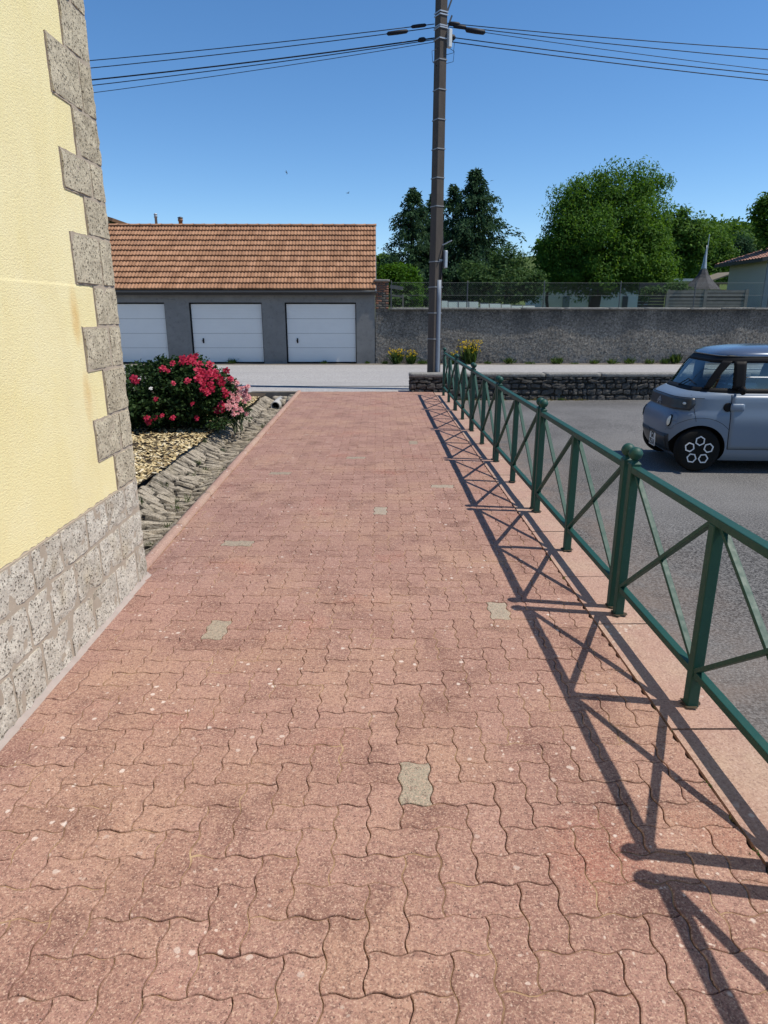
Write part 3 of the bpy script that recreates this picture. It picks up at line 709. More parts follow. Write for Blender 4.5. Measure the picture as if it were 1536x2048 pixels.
for px in (.47, 3.0, 5.55, 8.1, 10.6, 13.1, 15.6):
    m = MB(); m.lathe([(.019, -.05), (.019, .84), (.012, .85)], (px - 8, .012, 0), 8); m.build('fence_post', M['dark_steel'], cl)

# ================================================================== GARAGE ROW
M['cement'] = None
t = T('grey_cement_render'); c = t.mix(t.noise(2.2, 5, 0.65), (0.15, 0.148, 0.142), (0.26, 0.255, 0.245)); c = t.mix(t.ramp(t.noise(7, 5, 0.7), [(0.52, 0.0), (0.7, 0.5)]), c, (0.10, 0.10, 0.10))
M['cement'] = t.out(c, 0.95, t.bump(t.noise(60, 4, 0.6), 0.35, 0.008), 0.15)
M['door_white'] = plain('white_door_paint', (0.72, 0.72, 0.70), 0.4, 0.4, 0, 0.04, 3)
gar = empty('garage_row', (-5, 25.6, 0)); tag(gar, 'row of lock-up garages with orange tiled roof and grey cement walls', 'garage')
GX = lambda x: x + 5
GYF = 23.0; gy = lambda y: y - 25.6
doors = [(-3.063, -.701), (-6.226, -3.821), (-9.43, -7.031)]
DT = 1.965
m = MB(); ZT = 2.30
edges = [-.08, -.701, -3.063, -3.821, -6.226, -7.031, -9.43, -11.2]
for k in range(0, 8, 2): m.box(GX(edges[k + 1]), GX(edges[k]), gy(GYF), gy(GYF + .22), -.1, DT)
m.box(GX(-11.2), GX(-.08), gy(GYF), gy(GYF + .22), DT, ZT)
m.box(GX(-.28), GX(-.08), gy(GYF + .22), gy(28.2), -.1, ZT); m.box(GX(-11.2), GX(-11.0), gy(GYF + .22), gy(28.2), -.1, ZT); m.box(GX(-11.0), GX(-.28), gy(28.0), gy(28.2), -.1, ZT)
m.add([(GX(-.08), gy(23.0), ZT), (GX(-.08), gy(28.2), ZT), (GX(-.08), gy(25.8), 4.50), (GX(-.28), gy(23.0), ZT), (GX(-.28), gy(28.2), ZT), (GX(-.28), gy(25.8), 4.50)], [(0, 1, 2), (5, 4, 3), (0, 2, 5, 3), (1, 4, 5, 2)])
m.build('wall', M['cement'], gar)
for (a, b) in doors:
    d = MB(); d.box(GX(a), GX(a) + .035, gy(GYF + .05), gy(GYF + .12), 0, DT - .012); d.box(GX(b) - .02, GX(b), gy(GYF + .05), gy(GYF + .12), 0, DT - .012); d.box(GX(a) + .036, GX(b) - .021, gy(GYF + .05), gy(GYF + .12), DT - .04, DT - .012); d.box(GX(a) + .036, GX(b) - .021, gy(GYF + .075), gy(GYF + .125), 0, .035)
    d.build('door_frame', M['black'], gar)
    dr = empty('door', (GX((a + b)/2), gy(GYF + .10), 0)); dr.parent = gar
    w = (b - a) - .075; z = .037; ph = (DT - .045 - z) / 4
    for k in range(4):
        p = MB(); z0 = z + k * ph + .004; z1 = z + (k + 1) * ph - .004
        prof = []; nrib = 5                                    # lightly ribbed panel
        zz = [z0 + (z1 - z0) * i / 30 for i in range(31)]
        fn = lambda u, v: (-w/2 + .0075 + w * u, -.004 * (0.5 if (int(v * 30) % 6 == 0 and 0 < v < 1) else 1.0), z0 + (z1 - z0) * v)
        p.grid(fn, 1, 30); p.build('panel', M['door_white'], dr, solid=.03, recalc=False)
    p = MB(); p.box(-w/2, w/2, .035, .05, .04, DT - .05); p.build('backing', M['black'], dr)
    h = MB(); hx = -w/2 + .34; h.box(hx - .022, hx + .022, -.03, -.004, .66, .82); h.box(hx - .045, hx + .01, -.055, -.03, .72, .745); h.build('handle', M['black'], dr)
# roof: battens board, tiles (lower rows are single tiles), ridge, gutter
roof = empty('roof', (0, 0, 0)); roof.parent = gar
EY, EZ, RY, RZ = GYF - .20, 2.36, 25.8, 4.60
sl = math.atan2(RZ - EZ, RY - EY); SLEN = math.hypot(RZ - EZ, RY - EY)
m = MB(); m.add([(GX(-11.3), gy(EY), EZ - .03), (GX(-.04), gy(EY), EZ - .03), (GX(-.04), gy(RY), RZ - .03), (GX(-11.3), gy(RY), RZ - .03), (GX(-11.3), gy(28.8), EZ - .03 + .05), (GX(-.04), gy(28.8), EZ + .02)], [(0, 1, 2, 3), (3, 2, 5, 4)])
m.build('roof_deck', plain('dark_roof_wood', (.06, .045, .035)), roof, solid=.04)
m = MB(); m.add([(GX(-11.3), gy(RY), RZ + .03), (GX(-.04), gy(RY), RZ + .03), (GX(-.04), gy(28.85), EZ + .09), (GX(-11.3), gy(28.85), EZ + .09)], [(0, 1, 2, 3)]); m.build('rear_roof_slope', M['tile'], roof)
TW = .225; rows = 12; RS = SLEN / rows
V = []; F = []; n = 10
prof = []
for i in range(n + 1):
    u = i / n; prof.append((u * TW, .024 * (0.5 - 0.5 * math.cos(2 * math.pi * (u * 2))) ** 1.2 + (.006 if i in (0, n) else 0)))
for (yv, lift) in ((0.0, .062), (RS * 1.12, .006)):
    for (x, z) in prof: V.append((x, yv, z + lift))
for (x, z) in prof: V.append((x, .004, .004))
for i in range(n):
    F.append((i, i + 1, n + 2 + i, n + 1 + i)); F.append((2*(n+1) + i, 2*(n+1) + i + 1, i + 1, i))
tile_me = mesh('roof_tile', V, F, M['tile'])
ncol = int(11.2 / TW); tstuff = MB(); tc = 0
for r_ in range(rows):
    for k in range(ncol):
        x = -.045 - (k + 1) * TW
        base = Matrix.Translation((GX(x), gy(EY - .04), EZ - .005)) @ Matrix.Rotation(sl, 4, 'X') @ Matrix.Translation((rnd.uniform(-.003, .003), r_ * RS + rnd.uniform(-.006, .006), rnd.uniform(-.002, .005))) @ Matrix.Rotation(rnd.uniform(-.012, .012), 4, 'Z')
        if tc < 297 and x > -10.0:
            o = link('roof_tile', tile_me, roof); o.matrix_basis = base; tc += 1
        else: tstuff.add([base @ v.co for v in tile_me.vertices], [tuple(p.vertices) for p in tile_me.polygons])
tag(link('upper_roof_tiles', mesh('upper_roof_tiles', tstuff.V, tstuff.F, M['tile']), roof), kind='stuff')
x = -.02
while x > -11.1:
    m = MB(); m.grid(lambda u, v: (GX(x) - .40 * u, gy(RY) + .12 * math.cos(math.pi * v), RZ + .02 + .075 * math.sin(math.pi * v) + (.012 if u < .02 else 0)), 3, 8); m.build('ridge_tile', M['tile'], roof, smooth=True, solid=.015); x -= .385
m = MB(); m.grid(lambda u, v: (GX(-11.3) + 11.3 * u, gy(EY - .10) - .055 * math.cos(math.pi * v), EZ - .035 - .06 * math.sin(math.pi * v)), 20, 8); m.build('gutter', M['dark_steel'], roof, smooth=True, solid=.006)
m = MB(); m.box(GX(-11.3), GX(-.04), gy(EY - .02), gy(EY + .01), EZ - .17, EZ - .04); m.build('fascia_board', plain('fascia_wood', (.05, .045, .04)), roof)
m = MB(); m.box(GX(-.04), GX(-.015), gy(EY), gy(EY + .02), EZ - .10, EZ); m.add([(GX(-.035), gy(EY), EZ - .06), (GX(-.035), gy(RY), RZ - .06), (GX(-.035), gy(RY), RZ + .05), (GX(-.035), gy(EY), EZ + .05)], [(0, 1, 2, 3)]); m.build('verge_board', M['galv'], roof, solid=.03)

# things behind the garage roof
hb = empty('background_house', (-12, 36, 1.4)); tag(hb, 'brown tiled house roof peeping over the garage ridge beside the quoins', 'house')
a = at(262, 449, 36); b = at(205, 432, 36)
m = MB(); m.box(-4, a.x + 12 - .3, -2, 4, 0, a.z - 1.4 - .1); m.build('wall', M['cement'], hb)
pr = a.x + 12; zr = a.z - 1.4; sx_ = 6.0; rise = (b.z - a.z) / (a.x - b.x)
m = MB(); m.grid(lambda u, v: (pr - sx_ * u, -2.4 + 6.8 * v, zr + rise * sx_ * u), 12, 10); m.build('roof', M['tile'], hb, solid=.15)
for (u_, v0, v1, w, mt, lb, yy) in ((311, 430, 452, .05, 'galv', 'thin pale metal vent pipe sticking up behind the garage ridge', 27.6), (360.5, 437, 452, .075, 'tile', 'short terracotta chimney pot behind the garage ridge', 27.2)):
    p = at(u_, v0, yy); q = at(u_, v1, yy)
    c_ = empty('vent_pipe' if mt == 'galv' else 'chimney_pot', (p.x, yy, EZ + .1)); tag(c_, lb, 'vent pipe' if mt == 'galv' else 'chimney')
    zt = p.z - EZ - .1; m = MB(); m.lathe([(w, 0), (w, zt - .1), (w * 1.25, zt - .095), (w * 1.25, zt - .02), (w, zt)], (0, 0, 0), 12); m.build('pipe', M[mt], c_, True)
    m = MB(); m.lathe([(w * 1.4, zt + .01), (w * 1.4, zt + .03), (w * .5, zt + .06)], (0, 0, 0), 12); m.build('cowl', M['galv' if mt == 'galv' else 'dark_steel'], c_, True)

# ================================================================== UTILITY POLE
PXX, PYY = 1.26, 15.12
pole = empty('utility_pole', (PXX, PYY, -.02), R(28)); tag(pole, 'tall square weathered utility pole behind the low stone wall', 'utility pole')
PH = 8.6; M['dull_band'] = plain('dull_band_steel', (.27, .28, .29), .6, .3, .3)
def half(z): return .125 - .03 * z / PH
m = MB(); V = []
for z in (-.3, PH):
    h = half(z)
    for a, b in ((-1, -1), (1, -1), (1, 1), (-1, 1)): V.append((a * h * .82, b * h, z))
m.add(V, [(3,2,1,0),(4,5,6,7),(0,1,5,4),(1,2,6,5),(2,3,7,6),(3,0,4,7)]); m.build('shaft', M['pole'], pole, bevel=.012)
def pz(v): return at(868, v, PYY - .1).z + .02
for v in (118, 178, 238, 297, 355, 412, 523, 574, 626, 678):
    z = pz(v); h = half(z) + .006; m = MB()
    for (a, b) in (((-h*.83, -h), (h*.83, -h)), ((h*.83, -h), (h*.83, h)), ((h*.83, h), (-h*.83, h)), ((-h*.83, h), (-h*.83, -h))): m.bar((*a, z), (*b, z), .006, .020)
    m.build('steel_band', M['dull_band'], pole)
m = MB(); z0, z1 = .05, pz(560); V = []
for k in range(9):
    an = math.pi * k / 8; V.append((-.052 * math.cos(an), -.045 * math.sin(an)))
h = half(1)
m.grid(lambda u, v: (.018 + V[int(round(u * 8))][0], -h + .008 + V[int(round(u * 8))][1] - 0 + (h - half(z0 + (z1 - z0) * v)), z0 + (z1 - z0) * v), 8, 6); m.build('cable_guard', M['conduit'], pole, smooth=True, solid=.004)
m = MB(); m.tube([(.03, -half(2) - .015, z1 - .1), (.05, -half(2.4) - .025, z1 + .15), (.09, -half(3) - .02, z1 + .45), (.11, -half(3) + .02, z1 + .8), (half(5) * .84 + .01, 0, z1 + 1.4), (half(6) * .83 + .008, 0, 6.6)], .011, 6); m.tube([(.02, -half(2) - .015, z1 - .1), (.06, -half(2.4) - .03, z1 + .22), (.10, -half(3) - .0, z1 + .4), (half(5) * .84 + .02, .02, z1 + 1.2), (half(6) * .83 + .02, .03, 6.4)], .009, 6); m.build('riser_cable', M['wire'], pole, True)
bx = pz(520); m = MB(); m.box(.10, .17, -.20, -.11, bx - .16, bx + .19); m.build('junction_box', M['galv'], pole, bevel=.015)
m = MB(); m.bar((.0, -half(3), bx), (.13, -.13, bx), .03, .02); m.bar((.08, -.12, bx + .3), (.19, -.30, bx + .38), .02, .02); m.build('bracket', M['galv'], pole)
bz = pz(78); m = MB(); m.box(.085, .16, -.17, -.07, bz - .13, bz + .18); m.build('splice_box', plain('pale_box', (.62, .64, .62)), pole, bevel=.01)
for vz, sgn in ((22, 1), (28, 1), (50, 1), (54, 1), (76, 0)):
    z = pz(vz); h = half(z) + .008; m = MB(); m.bar((-h*.85, -h, z), (h*.85, -h, z), .012, .022); m.bar((-h*.85, -h, z), (-h*.85, h, z), .012, .022); m.build('clamp_strap', M['galv'], pole)
for z in (pz(8), pz(44)):
    m = MB(); m.bar((half(z) * .8, -.02, z - .18), (half(z) * .8 + .13, -.06, z + .16), .03, .03); m.build('stay_arm', M['dark_steel'], pole)
m = MB()
for k, (s, v) in enumerate(((-1, 97), (1, 88), (1, 70))):
    z = pz(v); m.tube([(s * .10, -.05, z), (s * .26, -.1, z - .08), (s * .24, -.1, z - .26), (s * .10, -.05, z - .30)], .005, 5)
m.build('slack_loop', M['wire'], pole, True)
# overhead wires with their strain insulators
def wire(p0, p1, r, label, group, ins=None, side=-1):
    L = (Vector(p1) - Vector(p0)).length; sag = L * .0255; pts = []
    for i in range(41):
        s = i / 40; p = Vector(p0).lerp(Vector(p1), s); p.z -= 4 * sag * s * (1 - s); pts.append(p)
    w = empty('overhead_wire', p0); tag(w, label, 'wire', group)
    m = MB(); m.tube([p - Vector(p0) for p in pts], r, 5); m.build('cable', M['wire'], w, True)
    if ins:
        d = (pts[1] - pts[0]).normalized(); a = d * ins[0]; b = d * (ins[0] + ins[1])
        m = MB(); m.tube([a, a + d * .03, a + d * ins[1] * .5, b - d * .03, b], [.014, ins[2], ins[2] * 1.1, ins[2], .014], 8); m.build('strain_clamp', M['wire'], w, True)
lg, rg = 'wires from the pole towards the yellow house', 'wires from the pole towards the car park side'
nth = ('topmost', 'second highest', 'middle', 'second lowest', 'lowest')
LL = [('%s of the five black wires running from the pole towards the yellow house' % q) if q != 'middle' else 'thick middle one of the five black wires from the pole towards the yellow house' for q in nth]
RL = ['%s of the five black wires running from the pole over the car park side' % q for q in nth]
for wi, (v0, v1, ins, r) in enumerate(((48, 121, (.16, .30, .030), .008), (55, 136, (.52, .42, .036), .008), (76, 160, (.17, .16, .04), .013), (79, 171, None, .008), (84, 186, None, .006))):
    p0 = at(869, v0, PYY); e = at(182, v1, PYY); dx = p0.x - e.x
    L = 42.0; sag = L * .0255; s = dx / L
    zend = (e.z - p0.z + 4 * sag * s * (1 - s)) / s + p0.z
    wire((p0.x, PYY, p0.z), (p0.x - L, PYY, zend), r, LL[wi], lg, ins)
for wi, (v0, v1, ins, r) in enumerate(((46, 99, (.08, .22, .035), .008), (50, 118, (.16, .26, .035), .008), (53, 140, (.40, .40, .045), .006), (73, 149, (.05, .16, .05), .009), (82, 161, None, .009))):
    p0 = at(890, v0, PYY); e = at(1536, v1, PYY); dx = e.x - p0.x
    L = 42.0; sag = L * .0255; s = dx / L
    zend = (e.z - p0.z + 4 * sag * s * (1 - s)) / s + p0.z
    wire((p0.x, PYY, p0.z), (p0.x + L, PYY, zend), r, RL[wi], rg, ins)
# ================================================================== RAISED GARDEN AND WHAT STANDS IN IT
GZ = 1.45
sheet('garden_ground', -80, 160, 23.32, 60, GZ, M['garden'], 40, 12, fn=lambda x, y: .08 * mnoise.noise((x * .2, y * .2, 0)), label='grassy garden ground raised behind the dark wall', cat='garden')
def hill_z(x, y):
    k = max(0, min(1, (y - 60) / 90)); k = k * k * (3 - 2 * k)
    return GZ - .1 + k * (9.0 + 4.0 * max(0, min(1, (x - 10) / 40)) + 1.5 * mnoise.noise((x * .02, y * .02, 0)))
sheet('hill', -200, 300, 58, 420, 0, M['garden'], 60, 40, fn=hill_z, label='wooded hillside rising in the distance', cat='hill')

def leaf_mesh(name, P, D, size, wr, mat, out=None):
    P = np.asarray(P); D = np.asarray(D); n = len(P); size = np.asarray(size).reshape(-1, 1)
    D = D / (np.linalg.norm(D, axis=1, keepdims=True) + 1e-9)
    Rr = npr.normal(size=(n, 3)); S = np.cross(D, Rr); S /= (np.linalg.norm(S, axis=1, keepdims=True) + 1e-9)
    if out is not None:                                      # leaf blades face outwards and up, as they do to the light
        T_ = out / (np.linalg.norm(out, axis=1, keepdims=True) + 1e-9) * .75 + np.array([0, 0, .65]) + Rr * .42
        S = np.cross(D, T_); S /= (np.linalg.norm(S, axis=1, keepdims=True) + 1e-9)
    Nn = np.cross(D, S)
    base = P; tip = P + D * size + Nn * size * .10
    l = P + D * size * .45 + S * size * wr * .5 - Nn * size * .06; r = P + D * size * .45 - S * size * wr * .5 - Nn * size * .06
    V = np.stack([base, l, tip, r], 1).reshape(-1, 3)
    return mesh_np(name, V, np.arange(n * 4).reshape(n, 4), mat)
def blob_clusters(lobes, ncl, shell=2.2, under=True):
    C = []; w = np.array([l[3] * l[4] * l[5] for l in lobes]) ** .67; w /= w.sum()
    ids = npr.choice(len(lobes), ncl, p=w)
    for i in ids:
        l = lobes[i]; d = npr.normal(size=3); d /= np.linalg.norm(d)
        r = npr.random() ** (1 / shell)
        C.append((l[0] + d[0] * l[3] * r, l[1] + d[1] * l[4] * r, l[2] + d[2] * l[5] * r))
    return np.array(C)
def leaves_from(C, per, cr, size, droop=.5, flat=.7):
    n = len(C) * per; g_ = npr.normal(size=(n, 3)); g_ /= np.linalg.norm(g_, axis=1, keepdims=True)
    cs = np.repeat(.6 + .8 * npr.random(len(C)), per)[:, None]              # clumps of different size
    P = np.repeat(C, per, 0) + g_ * (npr.random((n, 1)) ** .45) * cs * np.array([cr, cr, cr * flat]) * 1.75
    D = npr.normal(size=(n, 3)); D[:, 2] = D[:, 2] * .6 - droop
    return P, D, size * (0.65 + .7 * npr.random(n))
def branchy_tree(name, label, cat, base, lobes, ncl, per, cr, lsize, mat, trunk_r, bark, group=None, droop=.5, wr=.45, shell=2.2, nl=9, splits=None):
    t_ = empty(name, base); tag(t_, label, cat, group); b = Vector(base)
    L = [(l[0] - b.x, l[1] - b.y, l[2] - b.z, *l[3:]) for l in lobes]
    C = blob_clusters(L, ncl, shell); P, D, S = leaves_from(C, per, cr, lsize, droop)
    k = P[:, 2] > .15; P, D, S = P[k], D[k], S[k]
    cc = np.array([np.mean([l[0] for l in L]), np.mean([l[1] for l in L]), np.mean([l[2] for l in L])])
    o = link('crown', leaf_mesh('crown', P, D, S, wr, mat, P - np.repeat(C, per, 0)[k] + (P - cc) * .12), t_); tag(o, kind='stuff')
    m = MB(); top = max(l[2] + l[5] for l in L); zc = min(l[2] - l[5] for l in L); h0 = max(.3, zc)
    j = lambda s: Vector((npr.normal() * s, npr.normal() * s, 0))
    mid = Vector((L[0][0] * .3, L[0][1] * .3, h0 + (top - h0) * .15)); tp = Vector((L[0][0], L[0][1], h0 + (top - h0) * .75))
    m.tube([(0, 0, -.3), (0, 0, .1), mid * .5 + j(.05), mid, (mid + tp) / 2 + j(.2), tp], [trunk_r * 1.35, trunk_r * 1.1, trunk_r, trunk_r * .85, trunk_r * .5, trunk_r * .1], 9); m.build('trunk', bark, t_, True)
    m = MB()
    for q in C[npr.choice(len(C), min(nl, len(C)), replace=False)]:
        q = Vector(q); s = mid.lerp(tp, npr.random() * .6); c = s.lerp(q, .5) + Vector((0, 0, .12 * (q - s).length)); m.tube([s, c, q], [trunk_r * .35, trunk_r * .2, trunk_r * .05], 5)
    m.build('limb', bark, t_, True)
    return t_
BARK = plain('grey_brown_bark', (.075, .06, .048), .95, .1, 0, .4, 8, .8, 40)
LM_walnut = leafmat('walnut_leaf', (.036, .088, .014), (.074, .168, .024), (.14, .25, .038), .36)
LM_con = leafmat('conifer_leaf', (.022, .052, .028), (.040, .088, .040), (.075, .13, .052), .25, .6)
LM_shrub = leafmat('shrub_leaf', (.028, .065, .020), (.055, .115, .036), (.11, .17, .055), .30)
LM_hedge = leafmat('hedge_leaf', (.03, .085, .010), (.06, .15, .016), (.10, .20, .022), .35)
LM_far = leafmat('far_tree_leaf', (.035, .080, .014), (.070, .150, .024), (.125, .22, .038), .3)
LM_wood = leafmat('hill_wood_leaf', (.04, .09, .018), (.085, .165, .028), (.14, .235, .042), .3)

def lobe(u, v, Y, ru, rv, dy=None):                          # crown lobe: pixel centre and pixel radii at distance Y
    c = at(u, v, Y); rx = abs(at(u + ru, v, Y).x - c.x); rz = abs(at(u, v - rv, Y).z - c.z)
    return (c.x, Y, c.z, rx, dy or rx * .9, rz)
# big walnut
Y = 33
wl = [lobe(*q[:2], Y + q[4], *q[2:4]) for q in ((1250, 374, 52, 50, 0), (1300, 372, 26, 46, .6), (1182, 392, 42, 46, .3), (1138, 440, 36, 46, 0), (1118, 512, 40, 44, -.3), (1200, 470, 74, 66, -.8), (1292, 452, 42, 56, .2), (1312, 522, 36, 44, 0), (1210, 548, 84, 36, -.8), (1150, 552, 54, 32, -.6), (1235, 430, 56, 56, -.6), (1290, 560, 44, 26, -.3), (1150, 388, 40, 42, .2), (1128, 435, 28, 50, 0), (1268, 480, 56, 56, -.3), (1160, 480, 50, 56, -.3), (1260, 525, 70, 46, -.5))]
b = at(1188, 600, Y)
branchy_tree('walnut_tree', 'large spreading walnut tree with a broad dark crown in front of the white shed', 'tree', (b.x, Y, GZ), wl, 300, 260, .40, .145, LM_walnut, .24, BARK, droop=.75, wr=.42, shell=4.5, nl=16)
Y = 35; wl2 = [lobe(1092, 500, Y, 15, 26), lobe(1098, 530, Y, 20, 30), lobe(1104, 560, Y, 24, 20)]
b = at(1098, 600, Y); branchy_tree('young_tree', 'slim dark young tree at the left of the walnut crown', 'tree', (b.x, Y, GZ), wl2, 60, 30, .25, .26, LM_walnut, .08, BARK, nl=5)
# conifers
def conifer(label, u, vtop, Y, wpx, n, lean=0):
    top = at(u, vtop, Y); h = top.z - GZ; Rm = wpx / FPX * Y * .98
    t_ = empty('conifer_tree', (top.x, Y, GZ)); tag(t_, label, 'tree', 'conifers behind the dark wall')
    m = MB(); m.tube([(0, 0, -.3), (0, 0, h * .5), (0, 0, h * .97)], [.17, .10, .01], 7); m.build('trunk', BARK, t_, True)
    P = []; D = []; S = []; lm = MB()
    nb = n
    for i in range(nb):
        f = npr.random() ** .8; z = h * (.06 + .93 * f); rr = Rm * (1 - f) ** .9 * (.35 + .75 * npr.random()) + .10
        a = npr.random() * 6.283; L = rr
        if npr.random() < .04: L *= 1.35
        rise = L * (.35 + .3 * npr.random())
        d = np.array([math.cos(a), math.sin(a), 0])
        if i % 4 == 0: lm.tube([(0, 0, z - rise * .4), tuple(d * L * .6 + np.array([0, 0, z + rise * .25])), tuple(d * L * .95 + np.array([0, 0, z + rise * .2]))], [.025, .015, .004], 4, False)
        k = int(16 + 36 * L)
        s = npr.random(k) ** .6
        q = d[None] * (L * s)[:, None] + npr.normal(size=(k, 3)) * np.array([.12, .12, .05]) * (0.4 + L * .4)
        q[:, 2] += z + rise * np.sin(s * 2.2) * .55 - rise * .35 * s ** 3 - npr.random(k) * .22
        P.append(q); dd = d[None] * .6 + npr.normal(size=(k, 3)) * .45; dd[:, 2] -= .55; D.append(dd); S.append(.12 + .14 * npr.random(k))
    o = link('crown', leaf_mesh('crown', np.concatenate(P), np.concatenate(D), np.concatenate(S), .34, LM_con), t_); tag(o, kind='stuff')
    lm.build('limb', BARK, t_, True, recalc=False)
conifer('dark conifer with open feathery branches nearest the garage roof', 826, 372, 37, 104, 230)
conifer('dark conifer standing directly behind the utility pole', 872, 372, 39, 84, 200)
conifer('dark conifer between the pole and the tallest conifer', 908, 366, 38, 86, 200)
conifer('tallest dark conifer, its pointed top bare against the sky', 952, 334, 37, 124, 340)
# bushes
Y = 30; bl = [lobe(1010, 570, Y, 72, 42), lobe(1020, 528, Y + .5, 42, 36), lobe(965, 560, Y, 42, 36), lobe(1062, 575, Y - .3, 34, 34), lobe(940, 545, Y + .6, 22, 24)]
b = at(1010, 612, Y); branchy_tree('leafy_shrub', 'wide pale green shrub behind the chain-link fence', 'shrub', (b.x, Y, GZ), bl, 520, 34, .17, .12, LM_shrub, .06, BARK, droop=.1, wr=.5, nl=10)
Y = 26.5; bl = [lobe(802, 572, Y, 44, 42), lobe(775, 560, Y, 36, 30), lobe(826, 590, Y - .2, 24, 30), lobe(800, 548, Y, 34, 20)]
b = at(800, 615, Y); branchy_tree('clipped_bush', 'bright green rounded bush beside the brick pier', 'bush', (b.x, Y, GZ), bl, 420, 30, .10, .085, LM_hedge, .05, BARK, droop=0.0, wr=.55, shell=4, nl=6)
Y = 27.2; bl = [lobe(790, 598, Y - 1.3, 26, 16)]
b = at(790, 612, Y - 1.3); branchy_tree('leafy_weed', 'broad-leaved green weed in front of the bright bush on the wall', 'plant', (b.x, Y - 1.3, GZ), bl, 40, 12, .12, .15, LM_shrub, .015, BARK, droop=.3, wr=.8, nl=4)
Y = 48; bl = [lobe(772, 528, Y, 30, 20), lobe(755, 535, Y, 22, 18)]
b = at(772, 600, Y); branchy_tree('round_tree', 'rounded dark green tree showing just beyond the garage roof end', 'tree', (b.x, Y, GZ), bl, 160, 34, .22, .22, LM_far, .15, BARK, nl=6)
# trees right of the walnut
for (lb, Y, ls, mt, n, lsz) in (
    ('leafy green tree leaning out from behind the walnut', 44, [(1350, 470, 60, 52), (1330, 520, 50, 50), (1385, 500, 40, 50)], LM_far, 420, .34),
    ('pale loose-crowned tree behind the slate turret', 52, [(1418, 490, 34, 38), (1405, 540, 40, 40), (1440, 520, 26, 40)], LM_far, 260, .34),
    ('dark pointed evergreen among the trees above the tiled house', 58, [(1484, 520, 16, 34), (1484, 492, 8, 26)], LM_con, 120, .34),
    ('yellow-green tree above the ridge of the tiled house', 62, [(1515, 505, 34, 34), (1528, 530, 30, 30), (1470, 530, 40, 34)], LM_wood, 320, .40),
    ('big tree whose leafy branch enters over the tiled house', 30, [(1560, 430, 44, 46), (1535, 408, 16, 16), (1552, 465, 30, 20)], LM_walnut, 190, .26),
    ('dense dark green tree low behind the white shed', 50, [(1290, 545, 55, 40), (1360, 560, 55, 34), (1240, 560, 60, 30), (1160, 555, 60, 34)], LM_walnut, 460, .34)):
    bl = [lobe(a, b_, Y, c, d) for a, b_, c, d in ls]
    bp = at(ls[0][0] if ls[0][0] < 1540 else 1600, 600, Y)
    branchy_tree('broadleaf_tree', lb, 'tree', (bp.x, Y, GZ), bl, int(n * .55), 80, .34 * Y / 45, lsz * .7, mt, .16, BARK, 'trees behind the garden sheds', droop=.5, nl=10)
# wooded hill far off: reads as one mass
n = 900; C = np.zeros((n, 3))
for i in range(n):
    y = 95 + 75 * npr.random(); x = at(1280 + npr.random() * 500, 500, y).x
    C[i] = (x, y, hill_z(x, y) + 1.5 + 3.0 * npr.random())
P, D, S = leaves_from(C, 36, .9, .75, .3, .8)
tag(link('hill_wood', leaf_mesh('hill_wood', P, D, S, .6, LM_wood)), 'distant green wood covering the hillside on the right', 'wood', None, 'stuff')

# ---- white shed
Y = 38
a = at(1096, 560, Y); b = at(1285, 612, Y); z1 = at(1100, 563, Y).z - GZ
M['shed_white'] = plain('whitewashed_boards', (.66, .68, .68), .8, .2, 0, .08, 2)
sh = empty('white_shed', ((a.x + b.x)/2, Y, GZ)); tag(sh, 'long white shed half hidden under the walnut tree', 'shed')
w = (b.x - a.x)/2 + .3; m = MB(); m.box(-w, w, 0, 4, -.2, z1); m.build('wall', M['shed_white'], sh)
m = MB(); m.box(-w - .2, w + 3.2, -.25, 4.2, z1 + .002, z1 + .14); m.build('roof', plain('pale_roof_sheet', (.42, .48, .48)), sh)
for u_, ww, nm in ((1132, .38, 'door'), (1184, .36, 'door'), (1250, .30, 'door')):
    p = at(u_, 600, Y).x - sh.location.x; m = MB(); m.box(p - ww/2, p + ww/2, -.04, -.004, -.1, 1.05 if u_ != 1184 else 1.3); m.build(nm, plain('dark_door', (.05, .055, .06)) if u_ != 1132 else plain('grey_door', (.2, .24, .28)), sh)
# ---- slate turret roof with a metal finial
Y = 34; c = at(1398, 612, Y)
tu = empty('slate_turret', (c.x, Y, GZ)); tag(tu, 'flared slate turret roof topped by a thin metal spire', 'turret')
zz = lambda v: at(1398, v, Y).z - GZ
px = Y / FPX * .95
m = MB(); m.lathe([(.75, 0), (.75, zz(577))], (0, 0, 0), 8); m.build('wall', M['shed_white'], tu)
sl_m = stone_mat('dark_slate', (.045, .045, .047), (.095, .095, .10), (.02, .02, .02), .4, .5)
prof = [(36 * px, zz(579)), (33 * px, zz(575)), (24 * px, zz(566)), (15 * px, zz(556)), (9 * px, zz(547)), (6 * px, zz(539))]
for k in range(5):
    (r0_, h0_), (r1_, h1_) = prof[k], prof[k + 1]
    m = MB(); m.lathe([(r0_, h0_), (r0_ + .03, h0_ - .02), (r1_ + .012, h1_)], (0, 0, 0), 8); m.build('slate_course', sl_m, tu)
m = MB(); m.lathe([(5.6 * px, zz(540)), (4.8 * px, zz(536)), (3.6 * px, zz(525)), (2.4 * px, zz(512)), (1.6 * px, zz(509)), (1.0 * px, zz(500)), (.3 * px, zz(490))], (0, 0, 0), 14); m.build('finial', M['galv'], tu, True)
m = MB(); p = at(1409, 560, Y).x - c.x; m.tube([(p, .1, zz(600)), (p, .1, zz(468))], .018, 6); m.build('aerial_mast', M['galv'], tu)
